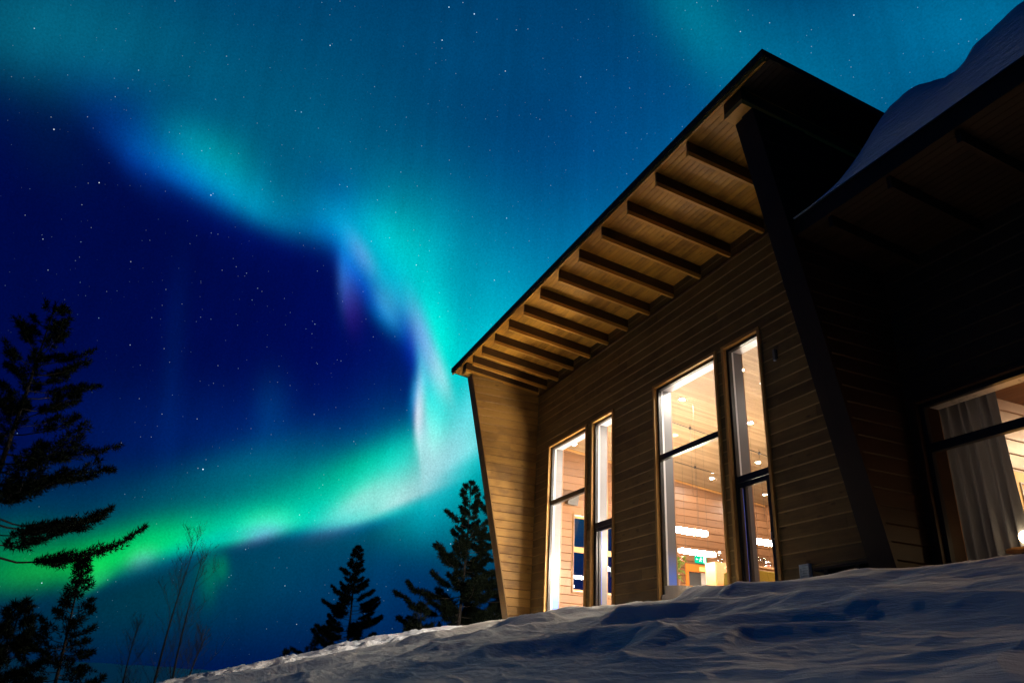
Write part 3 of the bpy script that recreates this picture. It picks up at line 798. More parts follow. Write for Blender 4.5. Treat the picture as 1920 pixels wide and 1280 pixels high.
bars([(XF1, WX1, 8.335, 14.0, FLOOR - .2, FLOOR)]).build('wing_floor', M['floor'], lodge)
mb = MB(); y = 8.335
while y < 14:
    mb.box(XF1 - .02, WX1, y, y + .115, 3.93, 3.99); y += .12
mb.build('wing_ceiling', M['pine_x'], lodge)
bars([(XF1, WX1, 14.0, 14.2, FLOOR, 3.99), (WX1 - .2, WX1, 8.34, 14.0, FLOOR, 3.99)]).build('wing_wall', M['pine_x'], lodge)
# wing roof
wb = lambda y: 5.60 - 0.12 * (y - 6.5)
mb = MB(); ysl(mb, XF1 + .005, WX1 + .4, 6.53, 15.0, lambda y: wb(y) + .02, lambda y: wb(y) + .22)
wroof = mb.build('wing_roof', M['roof_metal'], lodge)
mb = MB(); mb.box(XF1 + .003, WX1 + .4, 6.50, 6.528, wb(6.5) - .02, wb(6.5) + .235); mb.build('fascia', M['dark_y'], wroof)
mb = MB(); y = 6.53
while y < 8.03:
    ysl(mb, XF1 + .003, WX1 + .4, y, y + .088, wb, lambda q: wb(q) + .018); y += .095
mb.build('soffit', M['dark_x'], wroof)
for x in (-5.9, -5.0, -4.1, -3.2, -2.3, -1.4):
    b_ = MB(); ysl(b_, x, x + .055, 6.56, 8.0, lambda q: wb(q) - .16, lambda q: wb(q) - .002); b_.build('rafter', M['dark_y'], wroof)

# deep snow on the wing roof, scoured away towards the tall hall
def roof_snow():
    xs = np.concatenate([np.linspace(XF1 + .02, -3.0, 110), np.linspace(-2.9, WX1 + .3, 30)])
    s = np.concatenate([np.linspace(0, 1, 26)])
    ys = 6.47 + np.concatenate([0.9 * (np.linspace(0, 1, 30) ** 1.8), np.linspace(1.0, 8.0, 26)])
    Xg, Yg = np.meshgrid(xs, ys)
    tx = np.interp(xs, [-6.4, -6.2, -5.95, -5.6, -5.25, -4.95, -4.6, -4.2, -3.95, -3.75, -3.4, -3.0, -2, 7.4],
                       [0.0, 0.015, 0.10, 0.28, 0.68, 0.98, 0.99, 0.92, 0.88, 1.04, 1.12, 1.08, 1.0, 1.0])
    kk = np.ones(7) / 7; tx = np.convolve(np.pad(tx, 3, mode='edge'), kk, 'valid')
    u = np.clip((Yg - 6.47) / 0.75, 0, 1)
    edge = np.sqrt(np.clip(1 - (1 - u) ** 2, 0, 1))
    base = wb(np.maximum(Yg, 6.5)) + 0.236
    t = tx[None, :] * (0.10 + 0.90 * edge) + (fbm(Xg * 2.2, Yg * 2.2, 4, 61) - .45) * 0.34 * np.clip(tx[None, :] * 2, 0, 1) * edge
    Z = base + np.maximum(t, 0.004)
    nr, nc = Xg.shape
    v = [tuple(p) for p in np.stack([Xg, Yg, Z], -1).reshape(-1, 3)] + [tuple(p) for p in np.stack([Xg, Yg, base], -1).reshape(-1, 3)]
    N_ = nr * nc; fs = []
    for i in range(nr - 1):
        for j in range(nc - 1):
            a_ = i * nc + j
            fs.append((a_, a_ + 1, a_ + nc + 1, a_ + nc))
    for j in range(nc - 1): fs.append((N_ + j, N_ + j + 1, j + 1, j))
    for i in range(nr - 1):
        fs.append((i * nc, (i + 1) * nc, N_ + (i + 1) * nc, N_ + i * nc)); k_ = nc - 1
        fs.append((i * nc + k_, N_ + i * nc + k_, N_ + (i + 1) * nc + k_, (i + 1) * nc + k_))
    b_ = MB(); b_.add(v, fs)
    o = b_.build('roof_snow', M['roof_snow'], None, smooth=True)
    tag(o, 'thick rounded snow drift lying on the low wing roof', 'snow drift')
roof_snow()

# ------------------------------------------------------------------ fixtures on the front
v = thing('wall_vent', 'small pale louvred vent low on the brown wall beside the right door', 'vent', (-8.43, 7.97, 1.64))
b = MB(); b.box(-8.52, -8.505, 7.94, 8.0, 1.55, 1.74); b.box(-8.355, -8.34, 7.94, 8.0, 1.55, 1.74); b.box(-8.505, -8.355, 7.94, 8.0, 1.725, 1.74); b.box(-8.505, -8.355, 7.985, 8.0, 1.55, 1.725)
b.build('frame', M['vent'], v)
b = MB()
for k in range(5):
    z = 1.553 + k * .034
    b.prism([(-8.504, 7.935, z), (-8.504, 7.94, z), (-8.504, 7.984, z + .03), (-8.504, 7.979, z + .03)], [(-8.356, 7.935, z), (-8.356, 7.94, z), (-8.356, 7.984, z + .03), (-8.356, 7.979, z + .03)])
b.build('louvre', M['vent'], v)
v = thing('wall_lamp', 'small unlit dark box lamp high on the brown wall right of the tall door', 'wall lamp', (-8.61, 7.96, 5.02))
bars([(-8.635, -8.585, 7.945, 7.985, 4.93, 5.11)]).build('housing', M['lamp_grey'], v, bevel=.006)
bars([(-8.64, -8.58, 7.985, 8.0, 4.95, 5.10)]).build('back_plate', M['black_metal'], v)
bars([(-8.63, -8.59, 7.95, 7.98, 4.915, 4.929)]).build('lens', M['white_paint'], v)
v = thing('wall_lamp', 'unseen lit lamp on the gable wall round the corner, over the trodden path', 'wall lamp', (-18.3, 9.0 - .35, 3.3))  # unseen lamp, placed to light the snow on the far left
bars([(-18.30, -18.24, 8.55, 8.75, 3.2, 3.5)]).build('back_plate', M['black_metal'], v)
bars([(-18.42, -18.305, 8.56, 8.74, 3.40, 3.46)]).build('hood', M['black_metal'], v)
b = MB(); b.lathe(-18.37, 8.65, [(.03, 3.22), (.05, 3.25), (.05, 3.35), (.03, 3.38)], 14); b.build('bulb', M['outdoor'], v)
v = thing('plank_bench', 'dark plank bench half buried in snow at the right fin', 'bench', (-7.2, 7.6, 1.4))
bars([(-7.75, -6.86, 7.45, 7.62, 1.53, 1.565), (-7.75, -6.86, 7.64, 7.80, 1.53, 1.565)]).build('seat', M['dark_x'], v, bevel=.004)
bars([(-7.6, -7.53, 7.48, 7.77, 1.1, 1.529)]).build('leg', M['dark_x'], v)
bars([(-7.08, -7.01, 7.48, 7.77, 1.1, 1.529)]).build('leg', M['dark_x'], v)

# ------------------------------------------------------------------ inside the hall
def pendant(x, y0, y1, z, label, ceil=None, glow='lamp'):
    t = thing('pendant_lamp', label, 'pendant lamp', (x, (y0 + y1) / 2, z), 'linear pendant lamps hanging in the hall')
    b_ = MB(); b_.box(x - .06, x + .06, y0 + .02, y1 - .02, z - .05, z + .05); b_.build('diffuser', M[glow], t, bevel=.02)
    for ya, yb in ((y0, y0 + .019), (y1 - .019, y1)):
        e_ = MB(); e_.box(x - .062, x + .062, ya, yb, z - .052, z + .052); e_.build('end_cap', M['white_paint'], t)
    for yy in (y0 + .18, y1 - .18):
        c_ = MB(); c_.tube([(x, yy, z + .051), (x, yy, (ceil or CE(yy)) - .002)], .0025, 5); c_.build('wire', M['black_metal'], t)
pendant(-13.0, 8.75, 9.75, 3.03, 'lit linear pendant lamp nearest the left edge of the large middle window')
pendant(-15.0, 10.45, 11.45, 3.03, 'lit linear pendant lamp hanging just above the green exit sign')
pendant(-13.0, 10.90, 11.85, 3.03, 'lit linear pendant lamp seen through the right glazed door')
pendant(-15.0, 9.00, 9.85, 3.03, 'unseen lit linear pendant lamp behind the pier left of the middle window', None, 'lamp_unseen')  # unseen pendants from here, added to light the fin and soffit outside
pendant(-14.2, 8.75, 9.35, 3.03, 'short unseen lit pendant lamp added behind the pier beside the left door', None, 'lamp_unseen')
pendant(-15.6, 9.2, 9.85, 3.03, 'short unseen lit pendant lamp added behind the pier, deeper in the hall', None, 'lamp_unseen')
pendant(-17.2, 10.35, 11.15, 3.03, 'unseen lit pendant lamp added close to the far gable window')  # unseen, added to light the left snow through the gable window
pendant(-10.9, 11.3, 12.3, 3.03, 'lit linear pendant lamp deep in the hall behind the right pier')

def downlight(x, y, label):
    t = thing('downlight', label, 'downlight', (x, y, CE(y)), 'recessed ceiling downlights in the hall')
    b_ = MB(); b_.lathe(x, y, [(.075, CE(y) - .004), (.075, CE(y) - .012), (.052, CE(y) - .012), (.052, CE(y) - .004)], 20); b_.build('ring', M['white_paint'], t)
    b_ = MB(); b_.lathe(x, y, [(.05, CE(y) - .010), (.05, CE(y) - .014)], 20); b_.build('lens', M['spot'], t)
def ceil_hit(px, py):
    r = AX * (px - 960) + AD * (py - 640) + AF * 1405.08
    c = 5.99 + 0.10 * 8.34; k = c / (r.z + 0.10 * r.y); return r.x * k, r.y * k
DL = [(1279, 748, 'round downlight in the middle window top pane ceiling'), (1335, 896, 'round downlight in the ceiling near the far wall, lower middle pane'),
      (1434, 926, 'round downlight seen low in the right door leaf'), (1389, 693, 'upper round downlight in the right door top pane'),
      (1407, 792, 'round downlight halfway down the right door top pane'), (1421, 866, 'lowest round downlight in the right door top pane')]
HID = [(-12.5, 9.98, 'unseen round downlight added behind the post beside the right door, middle one'), (-13.6, 10.85, 'unseen round downlight added behind the post beside the right door, far one'), (-11.2, 8.94, 'unseen round downlight added behind the post beside the right door, near one'), (-16.0, 10.0, 'unseen round downlight added behind the pier, left one'), (-15.2, 9.4, 'unseen round downlight added behind the pier, right one'), (-11.2, 10.0, 'round downlight hidden behind the right pier, near one'), (-8.4, 10.6, 'round downlight in the ceiling right of the tall door')]  # unseen downlights, mostly added to light the snow bank outside
for x, y, lab in HID: downlight(x, y, lab)
for px, py, lab in DL:
    x, y = ceil_hit(px, py); downlight(x, y, lab)
x, y = ceil_hit(1262, 815)
t = thing('ceiling_speaker', 'round grey speaker grille set in the pine ceiling', 'ceiling speaker', (x, y, CE(y)))
b = MB(); b.lathe(x, y, [(.13, CE(y) - .002), (.13, CE(y) - .012), (.12, CE(y) - .016)], 24); b.build('grille', M['grille'], t)
# tension cables under the ceiling with their hangers
def cable(p0, p1, label):
    a_ = Vector((*ceil_hit(*p0), 0)); b_ = Vector((*ceil_hit(*p1), 0)); a_.z = CE(a_.y) - .10; b_.z = CE(b_.y) - .10
    t_ = thing('ceiling_cable', label, 'cable', a_, 'cables below the hall ceiling')
    q = MB(); q.tube([a_, b_], .011, 6); q.build('cable', M['black_metal'], t_)
    mid = a_.lerp(b_, .5)
    q = MB(); q.lathe(mid.x, mid.y, [(.03, mid.z - .03), (.03, mid.z + .03)], 10); q.build('clamp', M['black_metal'], t_)
    q = MB(); q.tube([mid, (mid.x, mid.y, CE(mid.y) - .002)], .006, 5); q.tube([mid, (mid.x, mid.y, mid.z - 1.6)], .003, 4); q.build('hanger', M['black_metal'], t_)
cable((1235, 775), (1350, 815), 'black ceiling cable crossing the top pane of the middle window')
cable((1265, 858), (1340, 880), 'black ceiling cable just below the middle window crossbar')
cable((1395, 832), (1450, 852), 'black ceiling cable seen through the right door top pane')

# exit sign above the inner door
t = thing('exit_sign', 'small lit green exit sign above the orange framed door', 'exit sign', (XL + .05, 13.12, 3.42))
b = MB(); b.box(XL + .03, XL + .06, 12.93, 13.31, 3.32, 3.52); b.build('panel', M['exit_green'], t, bevel=.004)
b = MB(); xs = XL + .0625
def plate(pts): b.prism([(xs, y_, z_) for y_, z_ in pts], [(xs + .003, y_, z_) for y_, z_ in pts])
plate([(13.20, 3.34), (13.28, 3.34), (13.28, 3.50), (13.20, 3.50)]); b.build('doorway_symbol', M['exit_white'], t); b = MB()
plate([(13.025, 3.415), (13.025, 3.425), (12.985, 3.425), (12.985, 3.45), (12.955, 3.42), (12.985, 3.39), (12.985, 3.415)]); b.build('arrow_symbol', M['exit_white'], t); b = MB()
cy, cz = 13.12, 3.475
plate([(cy + .016 * math.cos(k * math.pi / 4), cz + .016 * math.sin(k * math.pi / 4)) for k in range(8)])
plate([(13.10, 3.457), (13.135, 3.456), (13.165, 3.425), (13.157, 3.417), (13.128, 3.438), (13.118, 3.405), (13.135, 3.37), (13.12, 3.36), (13.10, 3.395), (13.065, 3.358), (13.05, 3.37), (13.09, 3.41), (13.10, 3.437), (13.078, 3.417), (13.07, 3.425)])
b.build('runner_symbol', M['exit_white'], t)
bars([(XL + .001, XL + .03, 13.05, 13.19, 3.40, 3.54)]).build('bracket', M['white_paint'], t)

# loudspeaker on the far wall
t = thing('wall_speaker', 'dark wedge loudspeaker bracketed to the far pine wall', 'speaker', (XL + .15, 8.98, 4.5))
b = MB()
b.prism([(XL + .06, 8.86, 4.40), (XL + .30, 8.82, 4.36), (XL + .34, 8.86, 4.62), (XL + .06, 8.90, 4.66)],
        [(XL + .06, 9.06, 4.38), (XL + .30, 9.12, 4.34), (XL + .34, 9.14, 4.60), (XL + .06, 9.08, 4.64)]); b.build('cabinet', M['speaker'], t, bevel=.008)
bars([(XL + .001, XL + .06, 8.94, 9.0, 4.46, 4.58)]).build('bracket', M['black_metal'], t)
# track spotlight on the ceiling in the left window
x, y = ceil_hit(1075, 822)
t = thing('spotlight', 'white ceiling spotlight in the left window top pane', 'spotlight', (x, y, CE(y)))
b = MB(); b.tube([(x, y, CE(y) - .002), (x, y, CE(y) - .09)], .012, 8); b.build('stem', M['white_paint'], t)
b = MB(); b.tube([(x - .03, y, CE(y) - .07), (x + .10, y - .02, CE(y) - .17)], [.045, .06], 12); b.build('head', M['white_paint'], t)
b = MB(); b.tube([(x + .101, y - .02, CE(y) - .1705), (x + .104, y - .0205, CE(y) - .173)], [.05, .05], 12); b.build('lens', M['lamp'], t)

# tall oak cabinet with a carafe, tables, chairs, plant
def ray_at(px, py, xw):
    r = AX * (px - 960) + AD * (py - 640) + AF * 1405.08
    k = xw / r.x; return Vector((xw, r.y * k, r.z * k))
c0 = ray_at(1341, 1052, -13.4); c1 = ray_at(1364, 1052, -13.4)
cy0, cy1, cz1 = c0.y, c0.y + .30, c0.z
t = thing('oak_cabinet', 'tall narrow oak cabinet beside the inner door', 'cabinet', (-13.5, (cy0 + cy1) / 2, FLOOR))
bars([(-13.75, -13.4, cy0, cy1, FLOOR + .06, cz1)]).build('carcass', M['oak'], t, bevel=.004)
bars([(-13.398, -13.38, cy0 + .01, cy1 - .01, FLOOR + .08, cz1 - .02)]).build('door', M['oak'], t)
bars([(-13.72, -13.42, cy0 + .02, cy1 - .02, FLOOR, FLOOR + .06)]).build('plinth', M['speaker'], t)
t = thing('glass_carafe', 'stoppered glass carafe standing on the oak cabinet', 'carafe', (-13.55, cy1 - .06, cz1))
b = MB(); b.lathe(-13.52, cy1 - .08, [(.045, cz1 + .001), (.055, cz1 + .03), (.045, cz1 + .10), (.018, cz1 + .15), (.022, cz1 + .19)], 16); b.build('body', M['clear'], t, smooth=True)
b = MB(); b.lathe(-13.52, cy1 - .08, [(.02, cz1 + .191), (.034, cz1 + .215), (.02, cz1 + .25), (.004, cz1 + .255)], 12); b.build('stopper', M['vent'], t, smooth=True)

def chair(px, py, xw, wid, label):
    p = ray_at(px, py, xw); y0 = p.y; zt_ = p.z
    t_ = thing('tub_chair', label, 'chair', (xw - .3, y0 + wid / 2, FLOOR), 'grey upholstered chairs by the window')
    b_ = MB(); n_ = 10; pts = []
    for k in range(n_ + 1):
        th = math.pi * (k / n_) ; pts.append((xw - .28 + .28 * math.sin(th), y0 + wid / 2 - wid / 2 * math.cos(th)))
    for (xa, ya), (xb, yb) in zip(pts, pts[1:]):
        cxm, cym = xw - .28, y0 + wid / 2
        ia = (cxm + (xa - cxm) * .82, cym + (ya - cym) * .82); ib = (cxm + (xb - cxm) * .82, cym + (yb - cym) * .82)
        b_.prism([(xa, ya, FLOOR + .36), (xb, yb, FLOOR + .36), (*ib, FLOOR + .36), (*ia, FLOOR + .36)], [(xa, ya, zt_), (xb, yb, zt_), (*ib, zt_), (*ia, zt_)], .5)
    b_.build('backrest', M['grey_fabric'], t_)
    bars([(xw - .52, xw - .08, y0 + .06, y0 + wid - .06, FLOOR + .36, FLOOR + .47)]).build('seat', M['grey_fabric'], t_, bevel=.02)
    for dx, dy in ((-.5, .08), (-.5, wid - .1), (-.1, .08), (-.1, wid - .1)):
        l_ = MB(); l_.tube([(xw + dx, y0 + dy, FLOOR), (xw + dx, y0 + dy, FLOOR + .36)], [.014, .02], 8); l_.build('leg', M['oak'], t_)
chair(1264, 1095, -11.6, .50, 'grey tub chair with its back to the left of the middle window')
chair(1312, 1103, -11.3, .55, 'grey tub chair with a lower back near the centre of the middle window')

def table(x0, x1, y0, y1, zt_, label, cloth=None):
    t_ = thing('dining_table', label, 'table', ((x0 + x1) / 2, (y0 + y1) / 2, FLOOR), 'dining tables in the hall')
    bars([(x0, x1, y0, y1, zt_ - .03, zt_)]).build('tabletop', M['oak'], t_, bevel=.004)
    for x_, y_ in ((x0 + .06, y0 + .06), (x1 - .06, y0 + .06), (x0 + .06, y1 - .06), (x1 - .06, y1 - .06)):
        bars([(x_ - .025, x_ + .025, y_ - .025, y_ + .025, FLOOR, zt_ - .03)]).build('leg', M['oak'], t_)
table(-13.2, -12.3, 8.75, 10.3, 1.86, 'oak dining table behind the grey chairs in the middle window')
wbx, wby, wbz = -12.45, 10.0, 1.861
b = MB(); b.lathe(wbx, wby, [(.05, wbz), (.07, wbz + .01), (.15, wbz + .08), (.155, wbz + .085), (.14, wbz + .08), (.06, wbz + .02)], 24)
o = b.build('serving_bowl', M['white_cloth'], None, smooth=True); tag(o, 'white serving bowl at the right end of the oak table', 'bowl')

# table with the mustard cloth in the right door
p0 = ray_at(1418, 1068, -10.4); p1 = ray_at(1466, 1064, -10.4)
yt0, yt1, ztp = 8.62, 9.50, p0.z
table(-11.0, -10.42, yt0, yt1, ztp - .006, 'small oak table covered by the mustard cloth')
b = MB()
nx_, ny_ = 8, 40
def cloth_edge(k):       # folds around the skirt
    return .018 * math.sin(k * 9.0) + .012 * math.sin(k * 23.0 + 1)
top = [(-11.02, yt0 - .02), (-10.40, yt0 - .02), (-10.40, yt1 + .02), (-11.02, yt1 + .02)]
loop = []
for i in range(4):
    a_, c_ = top[i], top[(i + 1) % 4]
    for k in range(12): loop.append((a_[0] + (c_[0] - a_[0]) * k / 12, a_[1] + (c_[1] - a_[1]) * k / 12))
cxm, cym = -10.71, (yt0 + yt1) / 2
rows = []
for j, zz in enumerate((ztp, ztp - .012, ztp - .25, ztp - .5, ztp - .62)):
    row = []
    for k, (x_, y_) in enumerate(loop):
        g_ = (0 if j == 0 else .008 + cloth_edge(k * .35) * min(j - 1, 3) / 2 + .02 * (j - 1))
        dx, dy = x_ - cxm, y_ - cym; L_ = math.hypot(dx, dy)
        row.append((x_ + dx / L_ * g_, y_ + dy / L_ * g_, zz))
    rows.append(row)
nl = len(loop); vs = [q for r_ in rows for q in r_]
fs = [tuple(range(nl))] + [(j * nl + k, j * nl + (k + 1) % nl, (j + 1) * nl + (k + 1) % nl, (j + 1) * nl + k) for j in range(4) for k in range(nl)]
b.add(vs, fs); o = b.build('tablecloth', M['yellow_cloth'], None); tag(o, 'mustard yellow tablecloth hanging in folds inside the right door', 'tablecloth')
# counter behind it with glasses and a jar
pc = ray_at(1418, 1060, -12.2); zc = pc.z
t = thing('serving_counter', 'long oak serving counter carrying the wine glasses', 'counter', (-12.4, 11.2, FLOOR))
bars([(-12.75, -12.15, 9.95, 12.1, zc - .04, zc)]).build('worktop', M['oak'], t, bevel=.004)
bars([(-12.70, -12.2, 10.0, 12.05, FLOOR, zc - .042)]).build('body', M['oak'], t)
labs = ['wine glass nearest the door frame on the oak counter', 'second wine glass from the left on the oak counter', 'third wine glass from the left on the oak counter', 'wine glass nearest the round jar on the oak counter']
for k, px in enumerate((1421, 1425.5, 1430, 1434)):
    q = ray_at(px, 1058, -12.35 - .05 * (k % 2)); gx, gy = q.x, q.y
    b = MB(); b.lathe(gx, gy, [(.032, zc + .001), (.03, zc + .004), (.005, zc + .01), (.004, zc + .09), (.03, zc + .12), (.036, zc + .16), (.03, zc + .20)], 14)
    o = b.build('wine_glass', M['clear'], None, smooth=True); tag(o, labs[k], 'wine glass', 'wine glasses on the counter')
q = ray_at(1441, 1058, -12.35)
t = thing('storage_jar', 'round glass jar with a lid right of the wine glasses', 'jar', (q.x, q.y, zc))
b = MB(); b.lathe(q.x, q.y, [(.05, zc + .001), (.062, zc + .02), (.062, zc + .09), (.045, zc + .11)], 16); b.build('body', M['clear'], t, smooth=True)
b = MB(); b.lathe(q.x, q.y, [(.048, zc + .111), (.048, zc + .13), (.012, zc + .135), (.012, zc + .15)], 16); b.build('lid', M['steel'], t)
b = MB(); b.lathe(q.x, q.y, [(.045, zc + .004), (.05, zc + .05), (.03, zc + .07)], 12); b.build('contents', M['petal'], t)

# flowering plant by the left edge of the middle window
def plant(base, hgt, label):
    t_ = thing('flowering_plant', label, 'plant', base)
    bx, by, bz = base
    b_ = MB(); b_.lathe(bx, by, [(.06, bz + .001), (.085, bz + .13), (.075, bz + .13), (.07, bz + .10)], 18); b_.build('pot', M['pot'], t_)
    s_ = MB(); lf = MB(); fl = MB(); r = random.Random(3)
    for k in range(9):
        a_ = r.uniform(0, 6.28); o_ = r.uniform(.06, .22); h_ = hgt * r.uniform(.6, 1)
        pts = [(bx, by, bz + .1), (bx + o_ * .4 * math.cos(a_), by + o_ * .4 * math.sin(a_), bz + .1 + h_ * .6), (bx + o_ * math.cos(a_), by + o_ * math.sin(a_), bz + .1 + h_)]
        s_.tube(pts, [.006, .005, .003], 5)
        e_ = Vector(pts[2])
        for m_ in range(5):
            d_2 = Vector((r.uniform(-1, 1), r.uniform(-1, 1), r.uniform(-.4, .8))).normalized(); u_ = d_2.orthogonal().normalized()
            c_ = e_ + d_2 * .02
            fl.add([c_, c_ + d_2 * .03 + u_ * .018, c_ + d_2 * .055, c_ + d_2 * .03 - u_ * .018], [(0, 1, 2, 3)])
        for m_ in range(7):
            f_ = r.uniform(.05, .95); c_ = Vector(pts[0]).lerp(Vector(pts[2]), f_)
            d_2 = Vector((r.uniform(-1, 1), r.uniform(-1, 1), r.uniform(-.5, .8))).normalized(); u_ = d_2.orthogonal().normalized(); L_ = r.uniform(.10, .20)
            lf.add([c_, c_ + d_2 * L_ * .5 + u_ * .022 + Vector((0, 0, .02)), c_ + d_2 * L_, c_ + d_2 * L_ * .5 - u_ * .022 + Vector((0, 0, .02))], [(0, 1, 2, 3)])
    s_.build('stem', M['leaf'], t_); lf.build('leaves', M['leaf'], t_); fl.build('flowers', M['petal'], t_)
q = ray_at(1268, 1085, -12.6)
plant((-12.6, q.y, 1.861), .55, 'leafy flowering pot plant on the oak table at the window edge')

# ------------------------------------------------------------------ inside the wing room
t = thing('window_curtain', 'floor length grey curtain hanging in folds inside the wing window', 'curtain', (-6.0, 8.42, FLOOR))
b = MB(); nu, nv = 90, 14; vs = []
for j in range(nv + 1):
    z = FLOOR + .03 + (3.60 - FLOOR - .03) * j / nv
    for i in range(nu + 1):
        s = i / nu
        x = -6.39 + s * (.82 + .02 * (1 - j / nv)); ph = s * 6.2 * 2 * math.pi
        y = 8.47 + (.045 + .012 * math.sin(j * .5)) * math.sin(ph + .4 * math.sin(ph * .37) + .02 * j) + .02 * math.sin(ph * .41 + 1)
        vs.append((x, y, z))
b.add(vs, [(j*(nu+1)+i, j*(nu+1)+i+1, (j+1)*(nu+1)+i+1, (j+1)*(nu+1)+i) for j in range(nv) for i in range(nu)])
b.build('cloth', M['curtain'], t, smooth=True)
ct = NT(M['curtain'].node_tree); tl_ = ct.node('ShaderNodeBsdfTranslucent', {'Color': (0.24, 0.27, 0.33, 1)}); mx_ = ct.node('ShaderNodeMixShader', {0: 0.07, 1: ct.n['Principled BSDF'].outputs[0], 2: tl_.outputs[0]}); ct.l.new(mx_.outputs[0], ct.n['Material Output'].inputs['Surface'])
b = MB(); b.tube([(-6.40, 8.47, 3.64), (-2.3, 8.47, 3.64)], .014, 8); b.build('rail', M['steel'], t)
# framed ochre panel on the partition
q = ray_at(1897, 935, XF1); pz1 = ray_at(1893, 882, XF1).z; py0 = ray_at(1893, 882, XF1).y
t = thing('wall_panel', 'warm ochre panel with a pale frame on the pine partition', 'picture', (XF1, py0 + .5, 2.4))
bars([(XF1 + .001, XF1 + .018, py0, py0 + 1.0, FLOOR + .75, pz1)]).build('board', M['panel'], t)
ya, yb, za, zb = py0 + .12, py0 + .88, FLOOR + .95, pz1 - .14
bars([(XF1 + .019, XF1 + .03, ya, yb, za, za + .02), (XF1 + .019, XF1 + .03, ya, yb, zb - .02, zb), (XF1 + .019, XF1 + .03, ya, ya + .02, za + .02, zb - .02), (XF1 + .019, XF1 + .03, yb - .02, yb, za + .02, zb - .02)]).build('frame', M['white_paint'], t)
# glowing lamp on a side table
q = ray_at(1924, 1006, -5.55)
lx, ly, lz = q.x, q.y, q.z
t = thing('side_table', 'small round side table inside the wing window', 'table', (lx, ly, FLOOR))
b = MB(); b.lathe(lx, ly, [(.22, lz - .16), (.22, lz - .135)], 24); b.build('tabletop', M['oak'], t)
b = MB(); b.lathe(lx, ly, [(.14, FLOOR), (.14, FLOOR + .02), (.02, FLOOR + .04), (.02, lz - .16)], 16); b.build('leg', M['black_metal'], t)
t = thing('table_lamp', 'small glowing globe lamp at the right edge of the wing window', 'lamp', (lx, ly, lz - .134))
b = MB(); b.lathe(lx, ly, [(.05, lz - .134), (.05, lz - .11), (.015, lz - .10), (.015, lz - .06)], 14); b.build('base', M['black_metal'], t)
b = MB(); b.lathe(lx, ly, [(.07 * math.sin(k * math.pi / 10) + .001, lz - .07 * math.cos(k * math.pi / 10)) for k in range(11)], 18); b.build('globe', M['bulb'], t, smooth=True)
t = thing('ceiling_lamp', 'flush lit ceiling lamp deep in the wing room', 'ceiling lamp', (-4.9, 12.2, 3.9))
b = MB(); b.lathe(-4.9, 12.2, [(.11, 3.925), (.11, 3.90), (.08, 3.89)], 24); b.build('diffuser', M['wing_lamp'], t)

# ------------------------------------------------------------------ trees
def ground_z(x, y): return float(H(np.array([x]), np.array([y]))[0])
def quads_mesh(name, tri, mat_, parent):
    tri = np.asarray(tri, dtype=np.float32).reshape(-1, 3)
    n_ = len(tri) // 3
    me = bpy.data.meshes.new(name)
    me.vertices.add(len(tri)); me.vertices.foreach_set('co', tri.ravel())
    me.loops.add(len(tri)); me.loops.foreach_set('vertex_index', np.arange(len(tri), dtype=np.int32))
    me.polygons.add(n_); me.polygons.foreach_set('loop_start', np.arange(0, len(tri), 3, dtype=np.int32))
    me.update(calc_edges=True); me.materials.append(mat_)
    return link_mesh(name, me, parent)

def tufts(points, dirs, nl, length, width, r):
    """needle tufts: slim triangles sprayed forward round each twig"""
    P = np.repeat(points, nl, 0); D = np.repeat(dirs, nl, 0)
    n_ = len(P)
    J = r.normal(size=(n_, 3)); V = D * 0.75 + J * 0.75; V /= np.linalg.norm(V, axis=1)[:, None]
    W = np.cross(V, r.normal(size=(n_, 3))); W /= np.linalg.norm(W, axis=1)[:, None]
    L = length * r.uniform(.6, 1.2, size=(n_, 1)); b0 = P + J * 0.015
    t = np.stack([b0 - W * width, b0 + W * width, b0 + V * L], 1)
    return t.reshape(-1, 3)

